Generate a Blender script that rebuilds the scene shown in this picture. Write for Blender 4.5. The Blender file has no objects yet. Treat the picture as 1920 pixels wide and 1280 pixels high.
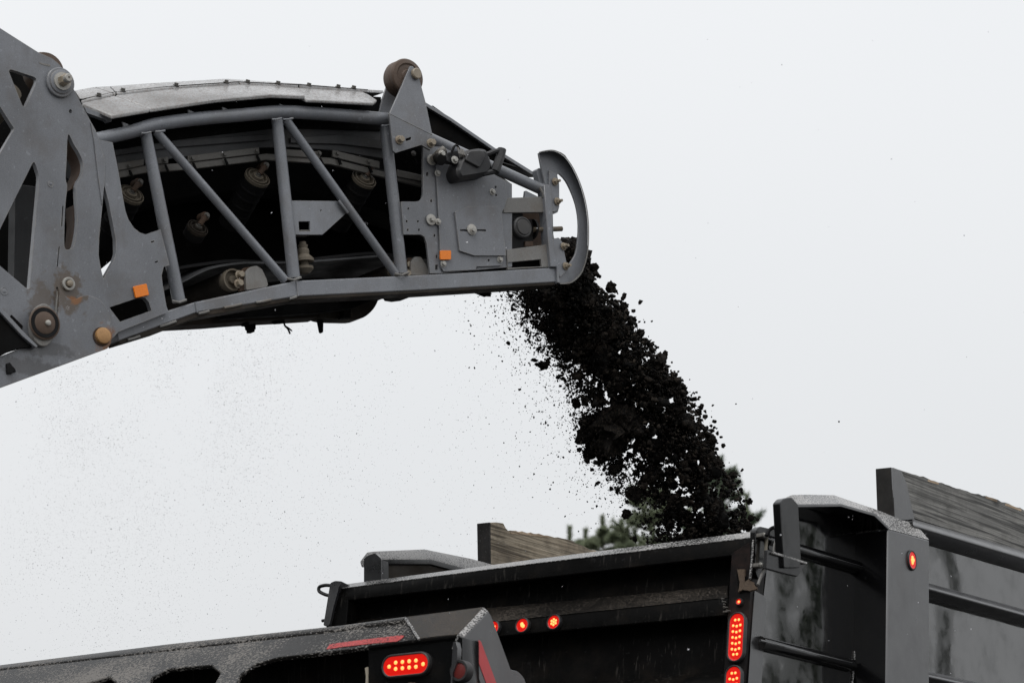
import bpy, bmesh, math, random
import numpy as np
from mathutils import Vector, Matrix, noise

random.seed(7); rng = np.random.default_rng(7)
R = math.radians
scene = bpy.context.scene
COL = scene.collection

# ------------------------------------------------------------------ camera
F = 6400.0                       # focal length in photograph pixels (1920 wide)
PITCH = R(14.38)
CAM = Vector((0, 0, 0.6))
cd = bpy.data.cameras.new("camera"); cam = bpy.data.objects.new("camera", cd); COL.objects.link(cam)
cd.sensor_width = 36; cd.lens = F / 1920 * 36
cd.clip_start = 0.1; cd.clip_end = 3000
cam.location = CAM; cam.rotation_euler = (R(90) + PITCH, 0, 0)
cd.dof.use_dof = True; cd.dof.focus_distance = 16.6; cd.dof.aperture_fstop = 5.6
scene.camera = cam

# ------------------------------------------------------------------ sky, sun, exposure
SUN_EL, SUN_AZ = R(58), R(200)
w = bpy.data.worlds.new("World"); scene.world = w; w.use_nodes = True
nt = w.node_tree; nt.nodes.clear()
out = nt.nodes.new("ShaderNodeOutputWorld")
sky = nt.nodes.new("ShaderNodeTexSky"); sky.sky_type = 'NISHITA'; sky.sun_disc = False
sky.sun_elevation = SUN_EL; sky.sun_rotation = SUN_AZ; sky.air_density = 2.0; sky.dust_density = 6.0
hs = nt.nodes.new("ShaderNodeHueSaturation"); hs.inputs['Saturation'].default_value = 0.12
nt.links.new(sky.outputs[0], hs.inputs['Color'])
b1 = nt.nodes.new("ShaderNodeBackground"); b1.inputs['Strength'].default_value = 0.05
nt.links.new(hs.outputs[0], b1.inputs['Color'])
# the overcast layer: soft, very faint cloud structure
tc = nt.nodes.new("ShaderNodeTexCoord"); no = nt.nodes.new("ShaderNodeTexNoise")
no.inputs['Scale'].default_value = 2.2; no.inputs['Detail'].default_value = 3
nt.links.new(tc.outputs['Generated'], no.inputs['Vector'])
cr = nt.nodes.new("ShaderNodeValToRGB")
cr.color_ramp.elements[0].position = 0.3; cr.color_ramp.elements[0].color = (0.60, 0.615, 0.635, 1)
cr.color_ramp.elements[1].position = 0.7; cr.color_ramp.elements[1].color = (0.65, 0.66, 0.675, 1)
nt.links.new(no.outputs['Fac'], cr.inputs['Fac'])
b2 = nt.nodes.new("ShaderNodeBackground"); b2.inputs['Strength'].default_value = 1.0
# an overcast sky is brighter overhead than at the horizon
sx = nt.nodes.new("ShaderNodeSeparateXYZ"); nt.links.new(tc.outputs['Generated'], sx.inputs[0])
cl_ = nt.nodes.new("ShaderNodeClamp"); nt.links.new(sx.outputs['Z'], cl_.inputs['Value'])
ma = nt.nodes.new("ShaderNodeMath"); ma.operation = 'MULTIPLY_ADD'; nt.links.new(cl_.outputs[0], ma.inputs[0]); ma.inputs[1].default_value = 0.75; ma.inputs[2].default_value = 0.865
nt.links.new(ma.outputs[0], b2.inputs['Strength'])
nt.links.new(cr.outputs[0], b2.inputs['Color'])
ad = nt.nodes.new("ShaderNodeAddShader")
nt.links.new(b1.outputs[0], ad.inputs[0]); nt.links.new(b2.outputs[0], ad.inputs[1])
nt.links.new(ad.outputs[0], out.inputs['Surface'])
sl = bpy.data.lights.new("sun", 'SUN'); sl.energy = 0.6; sl.angle = R(25); sl.color = (1, 0.98, 0.95)
so = bpy.data.objects.new("sun", sl); COL.objects.link(so)
so.rotation_euler = (R(90) - SUN_EL, 0, math.pi - SUN_AZ)
so.location = (0, 0, 30)
vs = scene.view_settings
vs.view_transform = 'Standard'; vs.look = 'None'; vs.gamma = 1; vs.exposure = 0.0; vs.use_curve_mapping = False
scene.render.engine = 'CYCLES'
scene.cycles.use_denoising = True
scene.cycles.max_bounces = 6; scene.cycles.diffuse_bounces = 3; scene.cycles.glossy_bounces = 3
scene.cycles.sample_clamp_indirect = 4

# ------------------------------------------------------------------ geometry of the place
def ray(x, y):
    d = Vector(((x - 960) / F, 1.0, (640 - y) / F))
    c, s = math.cos(PITCH), math.sin(PITCH)
    return Vector((d.x, d.y * c - d.z * s, d.y * s + d.z * c))
def hit(pl, x, y):
    o, n = pl; d = ray(x, y)
    return CAM + d * ((o - CAM).dot(n) / d.dot(n))
def at_depth(x, y, dep):
    d = ray(x, y); return CAM + d * (dep / d.y)
Z = Vector((0, 0, 1))
# truck: V runs from the tailgate to the cab, U from its kerb side to its other side
A = R(33.3)
V = Vector((math.sin(A), math.cos(A), 0)); U = Vector((-math.cos(A), math.sin(A), 0))
TILT = 0.14
P0 = CAM + ray(1412, 1007)
tgn = (V - TILT * Z).normalized()
_w = (hit((P0, tgn), 627, 1104) - P0).dot(U)
P0 = CAM + ray(1412, 1007) * (2.32 / _w)
def TG(k): return (P0 + V * k, tgn)
def TV(k): return (P0 + V * k, V)
def TU(k): return (P0 + U * k, U)
# conveyor: E runs along it to the discharge end, W from the visible truss to the other side
B = R(55)
E = Vector((math.sin(B), math.cos(B), 0)); W = Vector((-math.cos(B), math.sin(B), 0))
Q0 = at_depth(1050, 500, P0.y + 0.9)
def CW(k): return (Q0 + W * k, W)
PX = Q0.y / F                    # metres per photograph pixel near the conveyor
print("tailgate depth", P0.y, "z", P0.z, "conveyor", Q0)

# ------------------------------------------------------------------ materials
MATS = {}
def newmat(name):
    m = bpy.data.materials.new(name); m.use_nodes = True
    MATS[name] = m
    return m, m.node_tree, m.node_tree.nodes['Principled BSDF']
def nnode(nt, t, **kw):
    n = nt.nodes.new(t)
    for k, v in kw.items():
        if k in n.inputs: n.inputs[k].default_value = v
        else: setattr(n, k, v)
    return n
def coords(nt, scale=(1, 1, 1)):
    tc = nt.nodes.new('ShaderNodeTexCoord'); mp = nt.nodes.new('ShaderNodeMapping')
    mp.inputs['Scale'].default_value = scale
    nt.links.new(tc.outputs['Object'], mp.inputs['Vector']); return mp.outputs[0]
def nz(nt, scale, detail=4, rough=.55, vec=None, dist=0):
    n = nnode(nt, 'ShaderNodeTexNoise', Scale=scale, Detail=detail, Roughness=rough, Distortion=dist)
    nt.links.new(vec if vec is not None else coords(nt), n.inputs['Vector']); return n.outputs['Fac']
def ramp(nt, fac, a, b, ca=(0, 0, 0, 1), cb=(1, 1, 1, 1)):
    r = nt.nodes.new('ShaderNodeValToRGB'); e = r.color_ramp.elements
    e[0].position, e[1].position = a, b; e[0].color, e[1].color = ca, cb
    nt.links.new(fac, r.inputs['Fac']); return r.outputs['Color']
def mixc(nt, fac, a, b, mode='MIX'):
    m = nt.nodes.new('ShaderNodeMix'); m.data_type = 'RGBA'; m.blend_type = mode
    for i, v in ((0, fac), (6, a), (7, b)):
        if isinstance(v, (int, float)): m.inputs[i].default_value = v
        elif isinstance(v, tuple): m.inputs[i].default_value = v if len(v) == 4 else (*v, 1)
        else: nt.links.new(v, m.inputs[i])
    return m.outputs[2]
def bump(nt, bs, h, strength, dist=.01):
    b = nnode(nt, 'ShaderNodeBump', Strength=strength, Distance=dist)
    nt.links.new(h, b.inputs['Height']); nt.links.new(b.outputs[0], bs.inputs['Normal'])

def paint(name, base, rough=.5, dirt=(.12, .085, .055), dirt_amt=.35, grain=.25, streak=.3, spec=.5, bmp=.12, coat=0, wear=0, dent=0, drip=0):
    m, nt, bs = newmat(name)
    dark = tuple(c * .66 for c in base); lite = tuple(min(1, c * 1.2) for c in base)
    c1 = mixc(nt, ramp(nt, nz(nt, 2.3, 5), .3, .7), dark, lite)
    c2 = mixc(nt, grain, c1, ramp(nt, nz(nt, 260, 2), .35, .65, (*[c * .55 for c in base], 1), (*[c * 1.6 for c in base], 1)))
    st = ramp(nt, nz(nt, 1.0, 5, .6, coords(nt, (26, 26, 1.2))), .52, .78)
    d1 = ramp(nt, nz(nt, 5.5, 7, .65), .50, .72)
    mm = nnode(nt, 'ShaderNodeMath', operation='MULTIPLY'); nt.links.new(d1, mm.inputs[0]); mm.inputs[1].default_value = dirt_amt
    c3 = mixc(nt, mm.outputs[0], c2, dirt)
    m2 = nnode(nt, 'ShaderNodeMath', operation='MULTIPLY'); nt.links.new(st, m2.inputs[0]); m2.inputs[1].default_value = streak
    c4 = mixc(nt, m2.outputs[0], c3, tuple(c * .55 for c in base))
    sp = ramp(nt, nz(nt, 38, 2, .4), .70, .735)      # small pale scuffs and chips
    m3 = nnode(nt, 'ShaderNodeMath', operation='MULTIPLY'); nt.links.new(sp, m3.inputs[0]); m3.inputs[1].default_value = .35
    c5 = mixc(nt, m3.outputs[0], c4, tuple(min(1, c * 1.7 + .02) for c in base))
    if drip:
        dr = ramp(nt, nz(nt, 1.0, 4, .6, coords(nt, (75, 75, 3.2))), .58, .70); pt = ramp(nt, nz(nt, 3.2, 3), .46, .62)
        mu0 = nnode(nt, 'ShaderNodeMath', operation='MULTIPLY'); nt.links.new(dr, mu0.inputs[0]); nt.links.new(pt, mu0.inputs[1])
        mu1 = nnode(nt, 'ShaderNodeMath', operation='MULTIPLY'); nt.links.new(mu0.outputs[0], mu1.inputs[0]); mu1.inputs[1].default_value = drip
        c5 = mixc(nt, mu1.outputs[0], c5, (.085, .078, .07))
    if wear:
        sc = ramp(nt, nz(nt, 1.0, 2, .5, coords(nt, (9, 140, 60)), .3), .715, .74)
        m4 = nnode(nt, 'ShaderNodeMath', operation='MULTIPLY'); nt.links.new(sc, m4.inputs[0]); m4.inputs[1].default_value = .4
        c5 = mixc(nt, m4.outputs[0], c5, tuple(min(1, c * 1.9 + .03) for c in base))
        bv = nnode(nt, 'ShaderNodeBevel', Radius=.007); bv.samples = 4
        ge = nt.nodes.new('ShaderNodeNewGeometry'); dt = nt.nodes.new('ShaderNodeVectorMath'); dt.operation = 'DOT_PRODUCT'
        nt.links.new(bv.outputs[0], dt.inputs[0]); nt.links.new(ge.outputs['Normal'], dt.inputs[1])
        ed = ramp(nt, dt.outputs['Value'], .80, .985, (1, 1, 1, 1), (0, 0, 0, 1))
        wn = ramp(nt, nz(nt, 16, 5, .65), .38, .62)
        mu = nnode(nt, 'ShaderNodeMath', operation='MULTIPLY'); nt.links.new(ed, mu.inputs[0]); nt.links.new(wn, mu.inputs[1])
        m5 = nnode(nt, 'ShaderNodeMath', operation='MULTIPLY'); nt.links.new(mu.outputs[0], m5.inputs[0]); m5.inputs[1].default_value = wear
        c5 = mixc(nt, m5.outputs[0], c5, (.30, .275, .24))
    nt.links.new(c5, bs.inputs['Base Color'])
    rr = ramp(nt, nz(nt, 7, 5), .3, .7, (rough * .75,) * 3 + (1,), (min(1, rough * 1.3),) * 3 + (1,))
    nt.links.new(rr, bs.inputs['Roughness'])
    bs.inputs['Specular IOR Level'].default_value = spec
    if coat: bs.inputs['Coat Weight'].default_value = coat; bs.inputs['Coat Roughness'].default_value = .22
    bump(nt, bs, nz(nt, 120, 3), bmp, .002)
    if dent:
        b0 = bs.inputs['Normal'].links[0].from_node; b9 = nnode(nt, 'ShaderNodeBump', Strength=dent, Distance=.03)
        nt.links.new(nz(nt, 4.5, 3, .5), b9.inputs['Height']); nt.links.new(b9.outputs[0], b0.inputs['Normal'])
    return m
GREY = paint('grey_paint', (.166, .173, .188), .36, dirt=(.08, .062, .046), dirt_amt=.42, wear=.9)
GREYD = paint('grey_paint_dusty', (.19, .185, .175), .6, dirt_amt=.6)
GREYT = paint('tube_grey_paint', (.185, .194, .212), .33, dirt=(.10, .08, .06), dirt_amt=.35, streak=.3, wear=.8)
def add_stains(m, spots):
    """rust and oil stains with a place of their own: (object-space centre, radii, colour, amount)"""
    nt = m.node_tree; bs = nt.nodes['Principled BSDF']; src = bs.inputs['Base Color'].links[0].from_socket
    for cen, rad, col, amt in spots:
        tc = nt.nodes.new('ShaderNodeTexCoord'); mp = nt.nodes.new('ShaderNodeVectorMath'); mp.operation = 'SUBTRACT'
        nt.links.new(tc.outputs['Object'], mp.inputs[0]); mp.inputs[1].default_value = cen
        dv = nt.nodes.new('ShaderNodeVectorMath'); dv.operation = 'DIVIDE'; nt.links.new(mp.outputs[0], dv.inputs[0]); dv.inputs[1].default_value = rad
        ln = nt.nodes.new('ShaderNodeVectorMath'); ln.operation = 'LENGTH'; nt.links.new(dv.outputs[0], ln.inputs[0])
        ad = nnode(nt, 'ShaderNodeMath', operation='MULTIPLY_ADD'); nt.links.new(nz(nt, 22, 5, .65), ad.inputs[0]); ad.inputs[1].default_value = 1.1; nt.links.new(ln.outputs['Value'], ad.inputs[2])
        f = ramp(nt, ad.outputs[0], .85, 1.6, (amt,) * 3 + (1,), (0, 0, 0, 1))
        src = mixc(nt, f, src, col)
    nt.links.new(src, bs.inputs['Base Color'])
SKIRT = paint('rubber_skirt', (.042, .043, .045), .55, dirt=(.09, .08, .07), dirt_amt=.4, spec=.4)
RUB = paint('black_rubber', (.007, .007, .0075), .65, dirt=(.028, .023, .018), dirt_amt=.35, spec=.18)
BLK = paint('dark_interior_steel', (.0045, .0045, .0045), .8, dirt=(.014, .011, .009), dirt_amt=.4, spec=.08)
PAN = paint('dirty_underside_steel', (.030, .025, .020), .75, dirt=(.075, .055, .04), dirt_amt=.5, spec=.2)
DUSTY = paint('dusty_roller_steel', (.135, .115, .088), .7, dirt=(.08, .052, .033), dirt_amt=.7, spec=.3)
RAILM = paint('dusty_rail_steel', (.10, .095, .086), .6, dirt=(.075, .055, .04), dirt_amt=.6)
RUST = paint('rusted_steel', (.055, .031, .018), .75, dirt=(.05, .025, .015), dirt_amt=.8)
ROLL = paint('rusty_brown_roller', (.085, .055, .038), .6, dirt=(.16, .13, .10), dirt_amt=.5, bmp=.3)
BRONZE = paint('bronze_pin', (.45, .25, .10), .5, dirt=(.2, .09, .03), dirt_amt=.7, bmp=.4)
BOLT = paint('zinc_bolt', (.36, .35, .32), .38, dirt=(.24, .17, .11), dirt_amt=.55, spec=.7)
BOLTR = paint('rusty_zinc_bolt', (.27, .225, .165), .45, dirt=(.16, .085, .045), dirt_amt=.8, spec=.6)
CREAM = paint('worn_pale_pipe', (.42, .38, .30), .5)
def wet_cover():
    m, nt, bs = newmat('wet_speckled_cover')
    sp = ramp(nt, nz(nt, 95, 3, .6), .50, .58)
    c = mixc(nt, ramp(nt, nz(nt, 6, 4), .35, .65), (.19, .187, .183), (.30, .30, .30))
    mm = nnode(nt, 'ShaderNodeMath', operation='MULTIPLY'); nt.links.new(sp, mm.inputs[0]); mm.inputs[1].default_value = .45
    c = mixc(nt, mm.outputs[0], c, (.13, .09, .07))
    nt.links.new(c, bs.inputs['Base Color'])
    nt.links.new(ramp(nt, nz(nt, 60, 3), .4, .62, (.12,) * 3 + (1,), (.5,) * 3 + (1,)), bs.inputs['Roughness'])
    bs.inputs['Specular IOR Level'].default_value = .8
    bump(nt, bs, nz(nt, 90, 3), .25, .004); return m
COVER = wet_cover()
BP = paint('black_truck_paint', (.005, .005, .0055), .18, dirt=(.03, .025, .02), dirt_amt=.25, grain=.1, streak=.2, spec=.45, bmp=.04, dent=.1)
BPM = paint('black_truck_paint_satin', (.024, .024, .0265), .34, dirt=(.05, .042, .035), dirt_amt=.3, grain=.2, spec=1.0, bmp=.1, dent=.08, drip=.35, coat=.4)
BPD = paint('black_dirty_tailgate', (.0035, .0034, .0033), .38, dirt=(.020, .0155, .012), dirt_amt=.45, streak=.5, spec=.07, bmp=.2, drip=.5)
def speckled(name, base, fleck, thr, rough=.3, amt=.85, scale=105, spec=.3, lf=.5):
    m, nt, bs = newmat(name)
    big = nz(nt, 2.2, 3)
    fine = nz(nt, scale, 2, .6, coords(nt, (1, 1, 1.6)))
    md = nnode(nt, 'ShaderNodeMath', operation='MULTIPLY_ADD'); nt.links.new(big, md.inputs[0]); md.inputs[1].default_value = lf
    nt.links.new(fine, md.inputs[2])
    f = ramp(nt, md.outputs[0], thr, thr + .05)
    mm = nnode(nt, 'ShaderNodeMath', operation='MULTIPLY'); nt.links.new(f, mm.inputs[0]); mm.inputs[1].default_value = amt
    c = mixc(nt, mm.outputs[0], base, fleck)
    nt.links.new(c, bs.inputs['Base Color'])
    nt.links.new(ramp(nt, f, 0, 1, (rough,) * 3 + (1,), (.65,) * 3 + (1,)), bs.inputs['Roughness'])
    bs.inputs['Specular IOR Level'].default_value = spec
    bump(nt, bs, fine, .35, .004); return m
SPK = speckled('mud_splashed_black_paint', (.008, .0072, .0065), (.20, .188, .175), .985, .25, .85, 85, .12, .9)
SPKT = speckled('mud_splashed_ledge', (.012, .011, .010), (.085, .072, .06), .76, .35, .8, 130, .15)
SPKG = speckled('wet_dusted_grey_black', (.04, .039, .038), (.40, .39, .38), .73, .25, .9, 100, .5)
TAPE = speckled('red_reflective_tape_muddy', (.42, .045, .045), (.06, .03, .03), .78, .35)
TAPEC = paint('red_reflective_tape', (.52, .05, .055), .35, dirt=(.25, .05, .05), dirt_amt=.2, grain=.05)
def gloss():
    m, nt, bs = newmat('glossy_black_side_panel')
    st = ramp(nt, nz(nt, 1.0, 4, .6, coords(nt, (40, 40, 1.0))), .55, .8)
    c = mixc(nt, st, (.006, .006, .0065), (.022, .018, .014))
    nt.links.new(c, bs.inputs['Base Color'])
    nt.links.new(ramp(nt, nz(nt, 14, 5), .35, .75, (.03,) * 3 + (1,), (.16,) * 3 + (1,)), bs.inputs['Roughness'])
    bs.inputs['Specular IOR Level'].default_value = 1.0
    bs.inputs['Coat Weight'].default_value = .3; bs.inputs['Coat Roughness'].default_value = .04
    bump(nt, bs, nz(nt, 2.2, 1), .16, .05); return m
GLOSS = gloss()
def simple(name, col, rough=.5, emit=None, es=0, spec=.5, trans=0):
    m, nt, bs = newmat(name)
    bs.inputs['Base Color'].default_value = (*col, 1); bs.inputs['Roughness'].default_value = rough
    bs.inputs['Specular IOR Level'].default_value = spec
    if emit: bs.inputs['Emission Color'].default_value = (*emit, 1); bs.inputs['Emission Strength'].default_value = es
    if trans: bs.inputs['Transmission Weight'].default_value = trans
    return m
def reflector(name, col, rough=.25):
    m, nt, bs = newmat(name)
    v = nnode(nt, 'ShaderNodeTexVoronoi', Scale=260.0); nt.links.new(coords(nt), v.inputs['Vector'])
    c = mixc(nt, ramp(nt, v.outputs['Distance'], .1, .6), col, tuple(x * .8 for x in col))
    nt.links.new(c, bs.inputs['Base Color']); bs.inputs['Roughness'].default_value = rough
    bump(nt, bs, v.outputs['Distance'], .15, .002); return m
ORANGE = reflector('orange_reflector', (.95, .24, .005))
REDREF = reflector('dull_red_reflector', (.17, .025, .022), .4)
LENS = simple('red_lamp_lens', (.35, .01, .008), .15, (1, .012, .006), .48)
LED = simple('lit_red_led', (.9, .2, .1), .3, (1, .25, .055), 2.6)
LEDS = simple('lit_red_led_soft', (.9, .1, .05), .3, (1, .20, .05), 2.0)
BEZ = paint('rubber_grommet', (.02, .02, .021), .5, dirt=(.06, .05, .045), dirt_amt=.5)
LAMPB = paint('black_plastic_housing', (.022, .022, .024), .5, dirt=(.09, .085, .08), dirt_amt=.5, spec=.4)
def wood(name, a, b, grime):
    m, nt, bs = newmat(name)
    tc = nt.nodes.new('ShaderNodeTexCoord'); mp = nt.nodes.new('ShaderNodeMapping')
    mp.inputs['Rotation'].default_value = (0, 0, -(math.pi / 2 - A)); nt.links.new(tc.outputs['Object'], mp.inputs['Vector'])
    mp2 = nt.nodes.new('ShaderNodeMapping'); mp2.inputs['Scale'].default_value = (2.2, 30, 30); nt.links.new(mp.outputs[0], mp2.inputs['Vector'])
    g = nnode(nt, 'ShaderNodeTexNoise', Scale=1.0, Detail=6, Roughness=.6, Distortion=.5); nt.links.new(mp2.outputs[0], g.inputs['Vector'])
    wv = nnode(nt, 'ShaderNodeTexWave', Scale=1.0, Distortion=5.0, Detail=3); wv.bands_direction = 'Z'
    mp3 = nt.nodes.new('ShaderNodeMapping'); mp3.inputs['Scale'].default_value = (1.2, 14, 22); nt.links.new(mp.outputs[0], mp3.inputs['Vector']); nt.links.new(mp3.outputs[0], wv.inputs['Vector'])
    c = mixc(nt, ramp(nt, g.outputs['Fac'], .3, .7), a, b)
    g2 = nnode(nt, 'ShaderNodeTexNoise', Scale=1.0, Detail=3, Roughness=.5, Distortion=.12)
    mp4 = nt.nodes.new('ShaderNodeMapping'); mp4.inputs['Scale'].default_value = (1.6, 40, 75); nt.links.new(mp.outputs[0], mp4.inputs['Vector']); nt.links.new(mp4.outputs[0], g2.inputs['Vector'])
    c = mixc(nt, ramp(nt, g2.outputs['Fac'], .48, .60), c, tuple(x * .42 for x in a))
    vk = nnode(nt, 'ShaderNodeTexVoronoi', Scale=1.0); mp5 = nt.nodes.new('ShaderNodeMapping'); mp5.inputs['Scale'].default_value = (2.6, 5, 5); nt.links.new(mp.outputs[0], mp5.inputs['Vector']); nt.links.new(mp5.outputs[0], vk.inputs['Vector'])
    c = mixc(nt, ramp(nt, vk.outputs['Distance'], .06, .16, (1, 1, 1, 1), (0, 0, 0, 1)), c, tuple(x * .35 for x in a))
    d = ramp(nt, nz(nt, 4.5, 6, .65), .48, .68)
    mm = nnode(nt, 'ShaderNodeMath', operation='MULTIPLY'); nt.links.new(d, mm.inputs[0]); mm.inputs[1].default_value = .8
    c = mixc(nt, mm.outputs[0], c, grime)
    nt.links.new(c, bs.inputs['Base Color']); bs.inputs['Roughness'].default_value = .8
    bump(nt, bs, g2.outputs['Fac'], .9, .008); return m
WOODL = wood('weathered_tan_timber', (.33, .265, .185), (.48, .41, .31), (.10, .078, .055))
WOODR = wood('weathered_grey_timber', (.15, .147, .138), (.26, .252, .235), (.09, .087, .08))
WOODE = paint('black_stained_timber_end', (.012, .011, .010), .8, dirt=(.07, .055, .04), dirt_amt=.4)
WOODP = wood('fresh_splintered_timber', (.45, .33, .22), (.55, .43, .31), (.25, .18, .12))
RUSTD = paint('caked_brown_dirt', (.085, .058, .038), .9, dirt=(.15, .11, .08), dirt_amt=.8, bmp=.8, grain=.5)
PLUM = paint('black_paint_with_brown_film', (.006, .005, .005), .45, dirt=(.040, .024, .020), dirt_amt=.8, streak=.5, spec=.12)
def asphalt():
    m, nt, bs = newmat('asphalt_millings')
    c = mixc(nt, ramp(nt, nz(nt, 11, 6, .78), .48, .76), (.004, .0037, .0034), (.075, .060, .047))
    nt.links.new(c, bs.inputs['Base Color']); bs.inputs['Roughness'].default_value = .8
    bs.inputs['Specular IOR Level'].default_value = .1
    bump(nt, bs, nz(nt, 130, 4), .6, .006); return m
ASPH = asphalt()
DUST = simple('airborne_asphalt_dust', (.36, .362, .37), .95, spec=.1)
def sleet():
    m, nt, bs = newmat('falling_sleet'); o = nt.nodes['Material Output']
    d = nnode(nt, 'ShaderNodeBsdfDiffuse', Color=(.9, .9, .92, 1)); tr = nnode(nt, 'ShaderNodeBsdfTranslucent', Color=(.95, .95, .97, 1)); mx = nnode(nt, 'ShaderNodeMixShader', Fac=.6)
    nt.links.new(d.outputs[0], mx.inputs[1]); nt.links.new(tr.outputs[0], mx.inputs[2]); nt.links.new(mx.outputs[0], o.inputs['Surface']); return m
DROP = sleet()
def leaf(name, a, b):
    m, nt, bs = newmat(name)
    nt.links.new(mixc(nt, ramp(nt, nz(nt, 1.6, 4), .35, .65), a, b), bs.inputs['Base Color'])
    bs.inputs['Roughness'].default_value = .7; bs.inputs['Specular IOR Level'].default_value = .2
    tr = nt.nodes.new('ShaderNodeBsdfTranslucent'); mx = nnode(nt, 'ShaderNodeMixShader', Fac=.5)
    nt.links.new(bs.inputs['Base Color'].links[0].from_socket, tr.inputs['Color'])
    nt.links.new(bs.outputs[0], mx.inputs[1]); nt.links.new(tr.outputs[0], mx.inputs[2]); nt.links.new(mx.outputs[0], nt.nodes['Material Output'].inputs['Surface'])
    return m
NEED1 = leaf('pine_needles', (.085, .115, .078), (.18, .215, .15))
NEED2 = leaf('pale_pine_needles', (.15, .18, .11), (.26, .29, .19))
BARK = paint('bark', (.07, .055, .042), .9)
ROAD = speckled('ground_asphalt', (.04, .04, .042), (.07, .068, .065), .7, .7)

# ------------------------------------------------------------------ mesh helpers
class Root:
    def __init__(s, name, loc, label, cat, group=None):
        s.o = bpy.data.objects.new(name, None); COL.objects.link(s.o)
        s.loc = Vector(loc); s.o.location = s.loc; s.o.empty_display_size = .2
        s.o['label'] = label; s.o['category'] = cat
        if group: s.o['group'] = group
def finish(me, ang=35):
    me.polygons.foreach_set('use_smooth', [True] * len(me.polygons))
    me.set_sharp_from_angle(angle=R(ang)); me.update()
def link(name, me, mat, root, parent=None):
    o = bpy.data.objects.new(name, me); COL.objects.link(o)
    if mat and not me.materials: me.materials.append(mat)
    if root: o.parent = parent or root.o
    return o
def from_bm(name, bm, mat, root, parent=None, bevel=0, seg=1, ang=35):
    if root: bmesh.ops.translate(bm, verts=bm.verts, vec=-root.loc)
    bmesh.ops.recalc_face_normals(bm, faces=bm.faces)
    if bevel:
        es = [e for e in bm.edges if len(e.link_faces) == 2 and e.calc_face_angle(0) > R(28)]
        try: bmesh.ops.bevel(bm, geom=es, offset=bevel, segments=seg, affect='EDGES', clamp_overlap=True)
        except Exception as ex: print('bevel', name, ex)
    me = bpy.data.meshes.new(name); bm.to_mesh(me); bm.free()
    finish(me, ang); return link(name, me, mat, root, parent)
def rnd(pts, r, n=4):
    """round the corners of a pixel polygon"""
    o = []; L = len(pts)
    for i in range(L):
        a, b, c = Vector(pts[i - 1]), Vector(pts[i]), Vector(pts[(i + 1) % L])
        da, dc = a - b, c - b
        k = min(r, da.length * .45, dc.length * .45)
        p, q = b + da.normalized() * k, b + dc.normalized() * k
        for j in range(n + 1):
            t = j / n; o.append(tuple(p * (1 - t) ** 2 + b * 2 * t * (1 - t) + q * t * t))
    return o
def smooth(pts, n=5, closed=True):
    o = []; L = len(pts)
    rngi = range(L) if closed else range(L - 1)
    for i in rngi:
        g = (lambda k: Vector(pts[k % L])) if closed else (lambda k: Vector(pts[max(0, min(L - 1, k))]))
        p0, p1, p2, p3 = g(i - 1), g(i), g(i + 1), g(i + 2)
        for j in range(n):
            t = j / n
            o.append(tuple(.5 * ((2 * p1) + (p2 - p0) * t + (2 * p0 - 5 * p1 + 4 * p2 - p3) * t * t + (3 * p1 - p0 - 3 * p2 + p3) * t ** 3)))
    if not closed: o.append(tuple(pts[-1]))
    return o
def prism(name, pl, pts, depth, mat, root, holes=(), parent=None, bevel=.002, ext=None):
    """a plate: outline given on a plane of the place, extruded along the plane's normal (away from the viewer)"""
    n = (ext or pl[1]) * depth
    bm = bmesh.new(); loops = []
    for lp in [pts] + list(holes):
        vs_ = [bm.verts.new(hit(pl, *p)) for p in lp]
        loops.append([bm.edges.new((vs_[i], vs_[(i + 1) % len(vs_)])) for i in range(len(vs_))])
    ed = [e for l in loops for e in l]
    if len(loops) == 1:
        bm.faces.new([v for v in bm.verts])
    else:
        bmesh.ops.triangle_fill(bm, use_beauty=True, use_dissolve=False, edges=ed, normal=pl[1])
        bmesh.ops.dissolve_limit(bm, angle_limit=R(1), verts=bm.verts, edges=[e for e in bm.edges if len(e.link_faces) == 2])
    bm.verts.ensure_lookup_table(); bm.verts.index_update()
    co = [v.co.copy() for v in bm.verts]; fs = [[v.index for v in f.verts] for f in bm.faces]
    bd = [(e.verts[0].index, e.verts[1].index) for e in bm.edges if len(e.link_faces) == 1]
    bm.free(); bm = bmesh.new()
    fv = [bm.verts.new(c) for c in co]; bv = [bm.verts.new(c + n) for c in co]
    for f in fs: bm.faces.new([fv[i] for i in f]); bm.faces.new([bv[i] for i in f][::-1])
    for i, j in bd: bm.faces.new((fv[i], fv[j], bv[j], bv[i]))
    return from_bm(name, bm, mat, root, parent, bevel)
def bar(name, sections, mat, root, parent=None, bevel=.002, cap=True):
    """a solid lofted through closed cross-sections"""
    bm = bmesh.new(); rows = [[bm.verts.new(p) for p in s] for s in sections]; n = len(rows[0])
    for a, b in zip(rows, rows[1:]):
        for i in range(n):
            try: bm.faces.new((a[i], a[(i + 1) % n], b[(i + 1) % n], b[i]))
            except ValueError: pass
    if cap: bm.faces.new(rows[0]); bm.faces.new(rows[-1])
    return from_bm(name, bm, mat, root, parent, bevel)
def basis(d):
    d = d.normalized(); a = d.orthogonal().normalized(); return a, d.cross(a), d
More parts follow.
